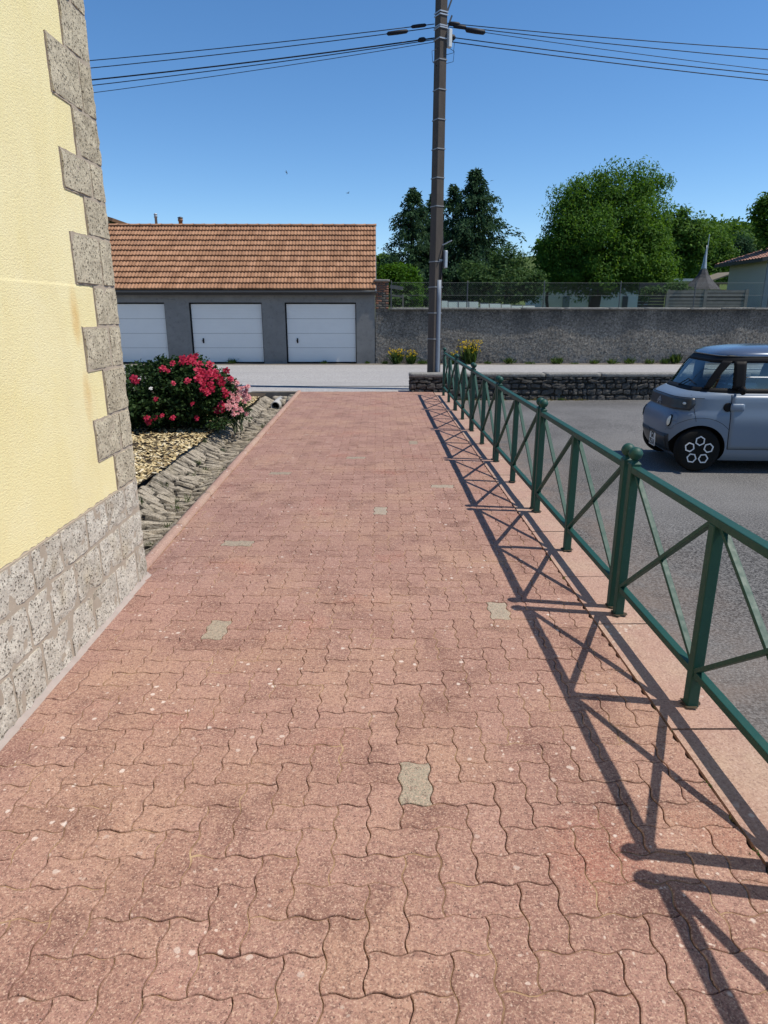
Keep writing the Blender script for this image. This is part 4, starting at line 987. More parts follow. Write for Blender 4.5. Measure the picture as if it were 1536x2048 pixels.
# ---- tiled house on the right: a corner towards us, its side running away from the road
Y = 28.0; cx_ = at(1522, 600, Y).x; dep = Y * (1522 - 755) / (1450 - 755) - Y; zt = at(1450, 527, Y + dep).z - GZ
th = empty('tiled_house', (cx_ + 3, Y + 1.5, GZ)); tag(th, 'beige rendered house with shallow pinkish tiled roof at the right', 'house')
m = MB(); m.box(-3, 4, -1.5, dep - 1.5, -.2, zt); m.build('wall', plain('beige_render', (.50, .47, .42), .95, .1, 0, .06, 2), th)
m = MB(); m.box(-2.98, 4, -1.56, -1.503, -.2, zt - .02); m.build('shaded_front', plain('shaded_render', (.24, .25, .26)), th)  # thin sheet over the front wall, its shade painted in as a darker colour
rt = plain('pinkish_roof_tile', (.36, .20, .15), .9, .2, 0, .25, 5); sk = math.tan(R(17))
for r_ in range(13):
    m = MB(); m.grid(lambda u, v: (-3.42 + r_ * .30 + .33 * u, -1.9 + (dep + .9) * v, zt - .02 + sk * (r_ * .30 + .33 * u) + .03 * (1 - u) + .018 * math.sin(v * (dep + .9) * 28)), 1, 120); m.build('tile_row', rt, th, recalc=False, smooth=True)
ew = plain('eaves_wood', (.06, .052, .047))
m = MB(); m.bar((-3.42, -1.9, zt - .08), (-3.42, dep - 1.0, zt - .08), .04, .13); m.bar((-3.42, -1.9, zt - .08), (.5, -1.9, zt - .08 + 3.92 * sk), .04, .14); m.build('eaves_board', ew, th)
m = MB(); m.add([(-3.40, -1.88, zt - .10), (.5, -1.88, zt - .10 + 3.9 * sk), (.5, dep - 1.05, zt - .10 + 3.9 * sk), (-3.40, dep - 1.05, zt - .10)], [(0, 1, 2, 3)]); m.build('soffit', ew, th)
# small timber shelter in front of it
Y = 36.5; a = at(1416, 566, Y); b = at(1458, 566, Y)
sr = empty('timber_shelter', ((a.x + b.x)/2, Y, GZ)); tag(sr, 'small open timber shelter with sloping board roof beside the turret', 'shelter'); w = (b.x - a.x)/2; wood = plain('brown_timber', (.24, .15, .08), .85, .2, 0, .3, 10)
h = a.z - GZ
for sx in (-w, 0, w):
    m = MB(); m.box(sx - .05, sx + .05, -.05, .05, -.1, h); m.build('post', wood, sr)
for z in (h - .02, h - .38):
    m = MB(); m.box(-w, w, -.08, -.052, z - .05, z + .05); m.build('beam', wood, sr)
m = MB(); m.add([(-w - .2, -.2, h + .04), (w + .2, -.2, h + .55), (w + .2, 1.8, h + .6), (-w - .2, 1.8, h + .1)], [(0, 1, 2, 3)]); m.build('roof', plain('weathered_boards', (.22, .18, .12)), sr, solid=.06)
# ---- slatted fence in the garden
Y = 27; fw = empty('slatted_fence', (at(1400, 600, Y).x, Y, GZ)); tag(fw, 'weathered grey horizontal slat fence panels behind the chain-link', 'fence')
fx = lambda u: at(u, 600, Y).x - fw.location.x; fz = lambda v: at(1400, v, Y).z - GZ
slw = plain('weathered_slat', (.21, .19, .165), .9, .2, 0, .35, 6)
for u_ in (1334, 1409, 1491):
    m = MB(); m.box(fx(u_) - .06, fx(u_) + .06, -.05, .05, -.15, fz(579)); m.build('post', slw, fw)
for (ua, ub) in ((1337, 1406), (1412, 1488)):
    for v in (583, 589.5, 598, 605, 611):
        m = MB(); z = fz(v); m.box(fx(ua), fx(ub), -.03, -.005, z - .055 + rnd.uniform(-.01, .01), z + .045); m.build('slat', slw, fw)
    m = MB(); m.box(fx(ua), fx(ub), .03, .045, -.05, fz(584)); m.build('backing_board', plain('dark_board', (.03, .03, .028)), fw)
dp = empty('dark_panel_fence', (at(1305, 600, Y).x, Y + .1, GZ)); tag(dp, 'dark solid fence panel with creeper left of the slatted fence', 'fence')
for k in range(8):
    m = MB(); z = fz(612) + k * .115; m.box(fx(1278) + fw.location.x - dp.location.x, fx(1331) + fw.location.x - dp.location.x, 0, .03, z - .05, z + .055); m.build('board', plain('dark_stained_board', (.022, .022, .02)) if k == 0 else bpy.data.materials['dark_stained_board'], dp)
bl = [lobe(1287, 588, Y - .1, 9, 20), lobe(1350, 572, Y + .5, 34, 7), lobe(1310, 578, Y - .1, 20, 6)]
branchy_tree('creeper', 'climbing creeper growing over the dark fence panel', 'climber', (at(1290, 600, Y).x, Y - .1, GZ), bl, 90, 14, .10, .11, LM_shrub, .02, BARK, nl=5)
# ---- row of pale cold-frame panes leaning behind the wall
Y = 24.6; pane = plain('dusty_greenhouse_glass', (.30, .36, .33), .35, .5, 0, .12, 3)
for k, (ua, ub, v0) in enumerate(((879, 896, 601), (897.5, 917, 602), (918.5, 938, 602), (939.5, 958, 603), (962, 979, 606), (981, 1003, 607), (1005, 1023, 608.5), (1025, 1046, 610), (1048, 1072, 611))):
    a = at(ua, v0, Y); b = at(ub, 620, Y); cf = empty('cold_frame', ((a.x + b.x)/2, Y, GZ)); tag(cf, 'low glass cold frame with thin dark bars in a row behind the wall', 'cold frame', 'cold frames behind the dark wall')
    w = (b.x - a.x)/2; h = a.z - GZ
    m = MB(); m.add([(-w, 0, 0), (w, 0, 0), (w, .25, h), (-w, .25, h)], [(0, 1, 2, 3)]); m.build('pane', pane, cf, solid=.01)
    m = MB(); m.bar((-w, -.008, 0), (-w, .242, h), .03, .02); m.bar((-w, .25, h), (w, .25, h), .03, .03); m.build('bar', M['dark_steel'], cf)
# leaning planks by the pier
pk = empty('leaning_planks', (at(795, 580, 24).x, 24.3, GZ)); tag(pk, 'two old grey planks propped behind the brick pier', 'planks')
for v in (573, 590):
    a = at(780, v, 24.3); b = at(806, v + 4, 24.3); m = MB(); m.bar((a.x - pk.location.x, 0, a.z - GZ), (b.x - pk.location.x, -.05, b.z - GZ), .04, .12 if v == 573 else .06); m.build('plank', slw, pk)
m = MB(); m.box(-.25, -.20, 0, .05, -.1, .95); m.box(.18, .23, 0, .05, -.1, .80); m.build('stake', slw, pk)

# ================================================================== WEEDS
LM_weed = leafmat('weed_leaf', (.03, .06, .015), (.06, .11, .025), (.12, .16, .04), .3)
LM_dry = leafmat('dry_grass', (.16, .13, .06), (.24, .20, .09), (.10, .13, .035), .3)
YEL = leafmat('yellow_petal', (.55, .38, .01), (.70, .52, .02), (.75, .60, .05), .25)
def tuft(name, label, cat, group, base, r, h, n, mat, wr=.16, flowers=0):
    t_ = empty(name, base); tag(t_, label, cat, group)
    a = npr.random(n) * 6.283; rr = r * npr.random(n) ** .5 * .5
    P = np.stack([rr * np.cos(a), rr * np.sin(a), np.full(n, -.01)], 1)
    sp = npr.normal(size=(n, 3)) * np.array([r / h, r / h, 0]) * .6; D = sp + np.array([0, 0, 1.0])
    k = n // 2; P2 = P[:k] + D[:k] * (h * npr.random(k) * .7)[:, None]; D2 = npr.normal(size=(k, 3)); D2[:, 2] += .3
    o = link('foliage', leaf_mesh('foliage', np.concatenate([P, P2]), np.concatenate([D, D2]), np.concatenate([h * (.5 + .5 * npr.random(n)), h * .35 * (.5 + npr.random(k))]), wr, mat), t_); tag(o, kind='stuff')
    if flowers:
        C = P[npr.integers(0, n, flowers)] * 1.6; C[:, 2] = h * (.55 + .5 * npr.random(flowers)); C += npr.normal(size=C.shape) * np.array([r * .35, r * .35, .02])
        Pf = np.repeat(C, 5, 0) + npr.normal(size=(flowers * 5, 3)) * .012
        of = link('flowers', leaf_mesh('flowers', Pf, npr.normal(size=(flowers * 5, 3)), np.full(flowers * 5, .038), .7, YEL), t_); tag(of, kind='stuff')
    return t_
for (u_, r, h, fl, lb) in ((793, .26, .48, 46, 'yellow-flowered weed clump at the wall foot nearest the garages'), (823, .20, .45, 26, 'small yellow-flowered weed just left of the utility pole'), (905, .18, .4, 14, 'sparse yellow weed right behind the end fence post'), (940, .34, .72, 90, 'tallest yellow-flowered weed clump at the foot of the dark wall')):
    p = at(u_, 722, 22.72); tuft('flowering_weed', lb, 'weed', 'yellow-flowered weeds along the wall foot', (p.x, 22.72, 0), r, h, 120, LM_weed, .12, fl)
for k, (u_, r, h) in enumerate(((770, .2, .15), (845, .3, .2), (975, .2, .15), (1018, .25, .28), (1060, .35, .14), (1115, .3, .3), (1150, .3, .1), (1190, .25, .2), (1225, .3, .22), (1260, .35, .26), (1300, .3, .22), (1330, .3, .25), (1350, .2, .4), (735, .15, .12), (648, .2, .14), (462, .25, .22))):
    p = at(u_, 722, 22.78); tuft('green_weed', 'low green weed tuft growing at the foot of the far wall', 'weed', 'green weeds along the far wall foot', (p.x, 22.78 if u_ > 750 else 22.93, 0), r, h, 60, LM_weed, .2)
x = 1.7; k = 0
while x < 4.6:
    y = 14.46; tuft('grass_tuft', 'short dry grass tuft along the base of the low wall', 'grass', 'grass tufts under the low wall', (x, y, ZL), .16, rnd.uniform(.05, .12), 44, LM_dry if rnd.random() < .6 else LM_weed, .12); x += rnd.uniform(.12, .24); k += 1
for k in range(26):
    s = rnd.uniform(.25, .95); y = rnd.uniform(4.6, 8.4) if k < 20 else rnd.uniform(8.4, 12); x = ditch_x(s, y); tuft('grass_tuft', 'thin green grass tuft sprouting between ditch stones', 'grass', 'grass tufts in the stone ditch', (x, y, ditch_z(s)), .07, rnd.uniform(.06, .15), 16, LM_weed, .07)
for k, y in enumerate((1.62, 1.70, 1.86, 2.02, 2.35, 2.40, 2.52, 2.85, 3.32, 3.62, 4.0, 4.35, 4.9, 5.5)):
    tuft('joint_weed', 'tiny weed sprouting from the joint beside the kerb slabs', 'weed', 'weeds in the kerb joint', (1.20 + rnd.uniform(-.006, .006), y, -.004), .03, rnd.uniform(.012, .03), 10, LM_weed if k % 2 else LM_dry, .3)

# ================================================================== ROSE BUSHES
LM_rose = leafmat('rose_leaf', (.014, .032, .010), (.030, .062, .018), (.060, .105, .035), .22, .38)
def petal_mat(name, a, b):
    t = T(name); c = t.mix(t.piece(), a, b); d = t.n('ShaderNodeBsdfPrincipled', {'Base Color': c, 'Roughness': .55, 'Specular IOR Level': .25})
    tr = t.n('ShaderNodeBsdfTranslucent', {'Color': c}); mx = t.n('ShaderNodeMixShader', {0: .3, 1: d.outputs[0], 2: tr.outputs[0]}); t.n('ShaderNodeOutputMaterial', {'Surface': mx.outputs[0]}); return t.m
RED = petal_mat('crimson_petal', (.36, .006, .025), (.66, .06, .13)); PINK = petal_mat('pale_pink_petal', (.72, .24, .27), (.80, .50, .48))
def flower_mesh(name, mat, s):
    m = MB(); k = 0
    for (n, r0_, r1_, tilt, z) in ((6, .25, 1.0, .25, 0), (5, .18, .78, .7, .12), (5, .1, .5, 1.15, .2), (3, .03, .25, 1.4, .25)):
        for i in range(n):
            a = 6.283 * i / n + k * .7 + rnd.uniform(-.15, .15); L = r1_ * rnd.uniform(.85, 1.1); w = L * .62
            ca, sa = math.cos(a), math.sin(a); tt = tilt + rnd.uniform(-.15, .15)
            V = []
            for (f, ww, dz) in ((.15, .35, 0), (.65, 1.0, .0), (1.0, .62, -.10)):
                r = L * f * math.cos(tt) ; zz = z + L * f * math.sin(tt) * .75 + dz * L
                for sgn in (-1, 1): V.append(((r * ca - sgn * w * ww * .5 * sa) * s, (r * sa + sgn * w * ww * .5 * ca) * s, (zz + .08 * abs(sgn)) * s))
            m.add(V, [(0, 1, 3, 2), (2, 3, 5, 4)])
        k += 1
    return mesh(name, m.V, m.F, mat)
FM = [flower_mesh('flower', RED, .062) for _ in range(4)]; FP = [flower_mesh('flower', PINK, .042) for _ in range(3)]
def bush(name, label, c, rad, nleaf, lobes, lsz, stems=26):
    b = empty(name, (c[0], c[1], 0)); tag(b, label, 'rose bush')
    C = blob_clusters([(l[0] - c[0], l[1] - c[1], *l[2:]) for l in lobes], nleaf, 3.4)
    P, D, S = leaves_from(C, 12, .055, lsz, .25); k = P[:, 2] > .06
    o = link('foliage', leaf_mesh('foliage', P[k], D[k], S[k], .62, LM_rose), b); tag(o, kind='stuff')
    m = MB()
    for q in C[npr.choice(len(C), stems, replace=False)]:
        q = Vector(q); f = Vector((npr.normal() * .12, npr.normal() * .12, -.05)); m.tube([f, f.lerp(q, .55) + Vector((0, 0, .12)), q], [.011, .008, .003], 5, False)
    m.build('stems', plain('rose_stem', (.06, .07, .03)) if 'rose_stem' not in bpy.data.materials else bpy.data.materials['rose_stem'], b, True, recalc=False)
    return b
RB = (-2.98, 10.0, .55)
rl = [(-2.98, 10.0, .52, .90, .75, .50), (-2.62, 9.85, .56, .52, .55, .40), (-3.4, 9.9, .50, .55, .6, .44), (-2.95, 10.0, .80, .55, .5, .27), (-3.1, 9.7, .30, .8, .5, .25), (-2.35, 10.0, .42, .28, .4, .32), (-3.75, 9.4, .35, .4, .4, .35)]
rb = bush('rose_bush', 'dense dark green rose bush covered in crimson blooms', RB, None, 1500, rl, .062)
def on_bush(u, v, lobes, grow=1.04):
    d = ray(u, v); o = Vector((0, 0, CAMH)); best = None
    for l in lobes:
        A = Vector((d.x / l[3], d.y / l[4], d.z / l[5])) / grow; B = Vector(((o.x - l[0]) / l[3], (o.y - l[1]) / l[4], (o.z - l[2]) / l[5])) / grow
        a, b_, c_ = A.dot(A), 2 * A.dot(B), B.dot(B) - 1; disc = b_ * b_ - 4 * a * c_
        if disc > 0:
            t_ = (-b_ - math.sqrt(disc)) / (2 * a)
            if best is None or t_ < best: best = t_
    return o + d * (best if best else 9.9 / d.y)
reds = [(490,150),(540,140),(585,125),(560,175),(610,185),(690,190),(600,240),(650,260),(700,240),(740,270),(725,250),(600,300),(660,290),(640,340),(690,340),(660,390),(710,380),(640,380),(800,390),(815,420),(780,330),(780,500),(750,540),(780,545),(330,220),(370,240),(110,305),(520,315),(405,180),(210,615),(275,595),(405,600),(590,600),(560,490),(325,580),(820,240),(850,300),(275,455),(410,335),(520,160),(575,150),(635,240),(680,260),(700,360),(675,410),(625,270),(720,280),(765,300),(480,170),(95,300),(130,320),(225,630),(205,600)]
small = {(405,180),(275,595),(405,600),(590,600),(560,490),(325,580),(275,455),(410,335),(370,240)}
def put_flower(par, me, p, s):
    o = link('flower', me, par); o.location = p - par.location; d = (Vector((0, -1, .55)) + Vector((rnd.uniform(-.5, .5), rnd.uniform(-.3, .3), rnd.uniform(-.2, .5)))).normalized()
    o.rotation_euler = (d.to_track_quat('Z', 'Y') @ Matrix.Rotation(rnd.uniform(0, 6), 3, 'Z').to_quaternion()).to_euler(); o.scale = (s, s, s)
for (x, y) in reds: put_flower(rb, FM[rnd.randrange(4)], on_bush(240 + x / 3.84, 680 + y / 3.84, rl), (rnd.uniform(.6, .8) if (x, y) in small else rnd.uniform(.8, 1.2)))
pl = [(-2.20, 9.9, .30, .20, .35, .28), (-2.12, 10.2, .18, .18, .3, .20), (-2.28, 9.55, .10, .18, .25, .15)]
pb = bush('pink_rose_bush', 'low spreading rose with many small pale pink blooms beside the ditch', (-2.15, 9.9, 0), None, 150, pl, .045, 12)
for k in range(64):
    u_ = 240 + rnd.uniform(800, 990) / 3.84; v_ = 680 + (rnd.uniform(280, 580)) / 3.84
    if (v_ - 680) * 3.84 < 250 + ((u_ - 240) * 3.84 - 800) * .75: v_ += 20
    put_flower(pb, FP[rnd.randrange(3)], on_bush(u_, v_, pl), rnd.uniform(.7, 1.15))
WHT = flower_mesh('flower', petal_mat('white_petal', (.75, .75, .70), (.80, .78, .76)), .03); put_flower(rb, WHT, on_bush(240 + 236/3.84, 680 + 374/3.84, rl), 1.0)
# ================================================================== SMALL TWO-SEAT ELECTRIC CAR
car = empty('parked_car', (4.70, 8.27, ZL + .004), R(176)); tag(car, 'small boxy grey-blue two-seat electric car parked on the asphalt', 'car')
t = T('matte_grey_blue_paint'); c = t.mix(t.noise(1.5, 2), (.145, .192, .262), (.162, .214, .29))
M['paint'] = t.out(c, .34, t.bump(t.noise(180, 2), .03, .002), .45)
t = T('silver_roof'); M['roof_sil'] = t.out(t.mix(t.noise(1.5), (.22, .25, .29), (.25, .28, .32)), .16, None, .6, .75)
def glassmat(name, tint, refl=.10):
    t = T(name); tr = t.n('ShaderNodeBsdfTransparent', {'Color': (*tint, 1)}); gl = t.n('ShaderNodeBsdfGlossy', {'Color': (.9, .95, 1, 1), 'Roughness': .02})
    lw_ = t.n('ShaderNodeLayerWeight', {'Blend': .25}).outputs['Fresnel']; f = t.math('ADD', t.math('MULTIPLY', lw_, .75), refl, True)
    mx = t.n('ShaderNodeMixShader', {0: f, 1: tr.outputs[0], 2: gl.outputs[0]}); t.n('ShaderNodeOutputMaterial', {'Surface': mx.outputs[0]}); return t.m
M['glass'] = glassmat('car_glass', (.60, .68, .68), .09)
M['seat'] = plain('dark_seat', (.03, .03, .033), .8, .2)
M['grille'] = plain('dark_front_band', (.030, .036, .045), .35, .45)
LV = [(.13, 1.02, .56), (.16, 1.09, .60), (.24, 1.165, .645), (.38, 1.215, .672), (.52, 1.232, .685), (.61, 1.222, .688), (.67, 1.195, .684), (.71, 1.155, .674), (.74, 1.142, .668), (.855, 1.128, .660), (.875, 1.115, .657), (.905, 1.065, .648), (.930, 1.02, .636), (.938, .98, .610)]
GL = [(.90, 1.00, .628), (.93, .985, .625), (1.0, .94, .620), (1.15, .845, .603), (1.27, .752, .585), (1.335, .69, .565), (1.36, .655, .545)]
NB, NG = 4.6, 4.6
def interp(tab, z):
    if z <= tab[0][0]: return tab[0][1:]
    for a, b in zip(tab[:-1], tab[1:]):
        if z <= b[0]:
            k = (z - a[0]) / (b[0] - a[0]); return (a[1] + (b[1] - a[1]) * k, a[2] + (b[2] - a[2]) * k)
    return tab[-1][1:]
def sup(L, Wd, n, th):
    c_, s_ = math.cos(th), math.sin(th)
    return (L * math.copysign(abs(c_) ** (2 / n), c_), Wd * math.copysign(abs(s_) ** (2 / n), s_))
def onfront(tab, n, y, z, off=0.0):
    L, Wd = interp(tab, z); L += off; Wd += off; return (L * max(0, 1 - (abs(y) / Wd) ** n) ** (1 / n), y, z)
def onside(tab, n, x, z, off=0.0, s=1):
    L, Wd = interp(tab, z); L += off; Wd += off; return (x, s * Wd * max(0, 1 - (abs(x) / L) ** n) ** (1 / n), z)
# lower body
def angles(n, k=120):                                        # even spacing along the superellipse
    th = [2 * math.pi * i / 2000 for i in range(2001)]; P = [sup(1.2, .68, n, a) for a in th]; s = [0]
    for a, b in zip(P[:-1], P[1:]): s.append(s[-1] + math.hypot(a[0] - b[0], a[1] - b[1]))
    out = []; j = 0
    for i in range(k):
        tgt = s[-1] * i / k
        while s[j + 1] < tgt: j += 1
        out.append(th[j] + (th[j+1] - th[j]) * ((tgt - s[j]) / max(1e-9, s[j+1] - s[j])))
    return out
AN = angles(NB)
zl = []
for a, b in zip(LV[:-1], LV[1:]):
    for k in range(2): zl.append(a[0] + (b[0] - a[0]) * k / 2)
zl.append(LV[-1][0])
V = []; F = []; n = len(AN)
# smooth the level table a little
def sm(z): 
    r = [interp(LV, z + d) for d in (-.018, -.009, 0, .009, .018)]; return (sum(q[0] for q in r) / 5, sum(q[1] for q in r) / 5)
for z in zl:
    L, Wd = sm(z)
    for a in AN: x, y = sup(L, Wd, NB, a); V.append((x, y, z))
for i in range(len(zl) - 1):
    for k in range(n): F.append((i*n+k, i*n+(k+1)%n, (i+1)*n+(k+1)%n, (i+1)*n+k))
F.append(tuple(range(n - 1, -1, -1))); F.append(tuple((len(zl)-1)*n + k for k in range(n)))
me = mesh('body', V, F, M['paint'], True); body = link('body', me, car)
cut = []
for sx in (.862, -.862):
    for sy in (1, -1):
        m = MB(); m.lathe([(.297, -.22), (.297, .30)], (0, 0, 0), 48, 'y'); o = m.build('wheel_arch_cutter', M['black'], car); o.location = (sx, sy * .63, .262); cut.append(o)
        md = body.modifiers.new('arch', 'BOOLEAN'); md.operation = 'DIFFERENCE'; md.solver = 'EXACT'; md.object = o; md.material_mode = 'TRANSFER'
bpy.context.view_layer.update(); dg = bpy.context.evaluated_depsgraph_get()
nm = bpy.data.meshes.new_from_object(body.evaluated_get(dg)); body.modifiers.clear(); body.data = nm
for o in cut: bpy.data.objects.remove(o)
md = body.modifiers.new('wn', 'WEIGHTED_NORMAL'); md.keep_sharp = True
try: nm.set_sharp_from_angle(angle=R(40))
except Exception: pass
def patch(fn, nu, nv, name, mat, parent=car, solid=.006, smooth=True):
    m = MB(); m.grid(fn, nu, nv); o = m.build(name, mat, parent, smooth=smooth, recalc=False)
    if solid: md = o.modifiers.new('solid', 'SOLIDIFY'); md.thickness = solid; md.offset = 0
    return o
lerp = lambda a, b, k: a + (b - a) * k
# lower under-tray and wheel wells
m = MB(); m.box(-.95, .95, -.40, .40, .11, .16); m.build('underside', M['black'], car)
# front band with double chevron and small lights
patch(lambda u, v: onfront(LV, NB, lerp(-.60, .60, u) * (1 - .05 * abs(v - .5)), lerp(.725, .862, v), .010), 40, 6, 'front_band', M['grille'], solid=.012)
patch(lambda u, v: onfront(LV, NB, lerp(-.62, .62, u), lerp(.866, .870, v), .009), 40, 1, 'band_trim', M['black'], solid=.006)
lamp = plain('clear_lamp', (.62, .64, .62), .15, .6); lampy = plain('lamp_reflector', (.75, .74, .66), .25, .6)
for s in (-1, 1):
    p = onfront(LV, NB, s * .53, .80, .012); m = MB(); m.lathe([(.001, .012), (.011, .008), (.018, 0), (.021, -.008)], (0, 0, 0), 14, 'z'); o = m.build('indicator_lamp', lamp, car, True); o.location = p; o.scale = (1, 1.3, 1); o.rotation_euler = (0, R(90), s * R(32))
    # oval headlamp in a dark hooded recess
    hy, hz = s * .475, .59
    def ov(u, v, off, ra, rb_, dx=0):
        a = 2 * math.pi * u; return onfront(LV, NB, hy + ra * v * math.cos(a), hz + rb_ * v * math.sin(a), off)
    patch(lambda u, v: ov(u, v, -.004, .066, .100), 28, 4, 'headlamp_hood', M['paint'], solid=.012)
    patch(lambda u, v: ov(u, v, .008, .029, .072), 24, 4, 'headlamp_bezel', M['black'], solid=.008)
    patch(lambda u, v: ov(u, v, .013 + .006 * (1 - v * v), .022, .060), 24, 5, 'headlamp', lampy, solid=.004)
m = MB()                                                     # twin chevron mark
for zz in (.758, .792):
    for s in (-1, 1):
        a = onfront(LV, NB, s * .062, zz - .022, .021); b = onfront(LV, NB, 0, zz + .030, .021); m.bar(a, b, .012, .004, (1, 0, 0))
m.build('chevron_badge', M['galv'], car)
# lower grille recess and two-line number plate
patch(lambda u, v: onfront(LV, NB, lerp(-.47, .47, u) * (1 - .10 * (1 - v)), lerp(.20, .425, v), .004), 40, 6, 'lower_recess', M['grille'], solid=.004)
patch(lambda u, v: onfront(LV, NB, lerp(-.42, -.02, u) * (1 - .10 * (1 - v)), lerp(.215, .405, v), .010), 16, 4, 'recess_panel', M['grille'], solid=.006)
patch(lambda u, v: onfront(LV, NB, lerp(.20, .43, u) * (1 - .10 * (1 - v)), lerp(.215, .405, v), .010), 12, 4, 'recess_panel', M['grille'], solid=.006)
plate_y = .075
px_, _, _ = onfront(LV, NB, .08, .31, .022)
m = MB(); m.box(px_, px_ + .008, plate_y - .10, plate_y + .10, .22, .40); pl_o = m.build('number_plate', plain('white_plate', (.74, .74, .72), .4), car)
for txt, zz in (('GR', .318), ('751A', .232)):
    cu = bpy.data.curves.new('plate_text', 'FONT'); cu.body = txt; cu.size = .098; cu.extrude = .001; cu.align_x = 'CENTER'; cu.offset = .0015
    tmp = bpy.data.objects.new('plate_text', cu); COL.objects.link(tmp); bpy.context.view_layer.update(); tm = bpy.data.meshes.new_from_object(tmp.evaluated_get(bpy.context.evaluated_depsgraph_get())); bpy.data.objects.remove(tmp); tm.materials.clear(); tm.materials.append(M['black']); o = link('plate_text', tm, pl_o)
    o.location = (px_ + .0095, plate_y, zz); o.rotation_euler = (R(90), 0, R(90)); o.scale = (.82, 1, 1)
# doors, panel gaps and rocker
for s in (1, -1):
    def dr(u, v, off, g=0.0):
        z = lerp(.285 - g, .912 + g * .2, v); x = lerp(.565 + g, -.60 - g, u); x = x + (.03 * (1 - v) ** 3 * (-1 if u < .5 else 1) if True else 0); return onside(LV, NB, x, z, off, s)
    patch(lambda u, v: dr(u, v, .0012, .006), 24, 14, 'door_gap', M['black'], solid=.002)
    patch(lambda u, v: dr(u, v, .0045), 24, 14, 'door', M['paint'], solid=.004)
    for x in (.60, .93):                                     # fender shut lines
        m = MB(); m.tube([onside(LV, NB, x + (.05 if x > .8 else .0) * k / 6, .60 + .30 * k / 6, .001, s) for k in range(7)], .0022, 4); 
        if x > .8: m.build('shut_line', M['black'], car, True)
    m = MB(); m.tube([onside(LV, NB, .862 + .40 * math.cos(a_ * math.pi / 16), .262 + .385 * math.sin(a_ * math.pi / 16), .0005, s) for a_ in range(2, 14)], .002, 4); m.build('shut_line', M['black'], car, True)
    # round door pull beside the mirror stalk
    p = onside(LV, NB, .60, .775, .004, s); m = MB(); m.lathe([(.052, -.006 * s), (.052, .010 * s), (.040, .014 * s)], (0, 0, 0), 20, 'y'); o = m.build('door_pull', M['black'], car, True); o.location = p
    p = onside(LV, NB, .50, .775, .012, s); m = MB(); V_, F_ = rough_geo(.16, .035, .085, 6, 3, 4, 0, .03, 1); o = link('door_handle', mesh('door_handle', V_, F_, M['paint'], True), car); o.location = p
    # mirror on its stalk
    m = MB(); q = onside(GL, NG, .50, .965, .0, s); m.tube([q, (q[0], q[1] + s * .07, q[2] + .005)], .012, 6); m.build('mirror_stalk', M['black'], car)
    m = MB(); m.lathe([(.001, .03), (.035, .022), (.055, 0), (.052, -.02), (.001, -.022)], (0, 0, 0), 18, 'x'); o = m.build('wing_mirror', M['black'], car, True); o.location = (q[0], q[1] + s * .115, q[2] + .008); o.scale = (1, 1.05, .9)
# belt-line black skirt, greenhouse frame and panes
def ring(tab, n, z, off, k=96):
    L, Wd = interp(tab, z); return [(*sup(L + off, Wd + off, n, a), z) for a in angles_g]
angles_g = angles(NG, 120)
def band(z0, z1, off, name, mat, steps=2, solid=.02):
    m = MB(); V = []; F = []; n = len(angles_g)
    for i in range(steps + 1): V += ring(GL, NG, lerp(z0, z1, i / steps), off)
    for i in range(steps):
        for k in range(n): F.append((i*n+k, i*n+(k+1)%n, (i+1)*n+(k+1)%n, (i+1)*n+k))
    m.add(V, F); o = m.build(name, mat, car, smooth=True, recalc=False)
    md = o.modifiers.new('solid', 'SOLIDIFY'); md.thickness = solid; md.offset = -1
    return o
WZ0, WZ1 = .985, 1.275
band(.905, WZ0, .004, 'belt_band', M['black']); band(WZ1, 1.345, .003, 'header_band', M['black'], 3)
def corner_post(sx, sy):                                     # wide corner pillar between screen and side window
    def fn(u, v):
        z = lerp(WZ0 - .01, WZ1 + .01, v); L, Wd = interp(GL, z); ya = Wd * .83; xa = L - .165
        tha = math.atan2((ya / Wd) ** (NG / 2), max(0, 1 - (ya / Wd) ** NG) ** .5); thb = math.atan2(max(0, 1 - (xa / L) ** NG) ** .5, (xa / L) ** (NG / 2))
        x, y = sup(L, Wd, NG, lerp(tha, thb, u)); return (sx * x, sy * y, z)
    patch(fn, 12, 12, 'corner_pillar', M['black'], solid=.03)
for sx in (1, -1):
    for sy in (1, -1): corner_post(sx, sy)
    patch(lambda u, v: (lambda p: (sx * p[0], p[1], p[2]))(onfront(GL, NG, lerp(-1, 1, u) * interp(GL, lerp(WZ0, WZ1, v))[1] * .84, lerp(WZ0, WZ1, v), -.008)), 24, 8, 'windscreen' if sx > 0 else 'rear_window', M['glass'], solid=0)
for s in (1, -1):
    xe = lambda z: interp(GL, z)[0] - .16
    for (a, b, nm) in ((lambda z: xe(z), lambda z: .545, 'quarter_window'), (lambda z: .44, lambda z: -.42, 'side_window'), (lambda z: -.52, lambda z: -xe(z), 'quarter_window')):
        patch(lambda u, v: (lambda z: onside(GL, NG, lerp(a(z), b(z), u), z, -.008, s))(lerp(WZ0, WZ1, v)), 14, 8, nm, M['glass'], solid=0)
    for (x0_, x1_) in ((.555, .43), (-.41, -.53)):
        patch(lambda u, v: (lambda z: onside(GL, NG, lerp(x0_, x1_, u), z, .001, s))(lerp(WZ0 - .01, WZ1 + .01, v)), 4, 8, 'door_pillar', M['black'], solid=.03)
    patch(lambda u, v: onside(GL, NG, lerp(.43, -.41, u), lerp(1.105, 1.118, v), -.002, s), 14, 1, 'window_rail', M['galv'], solid=.008)
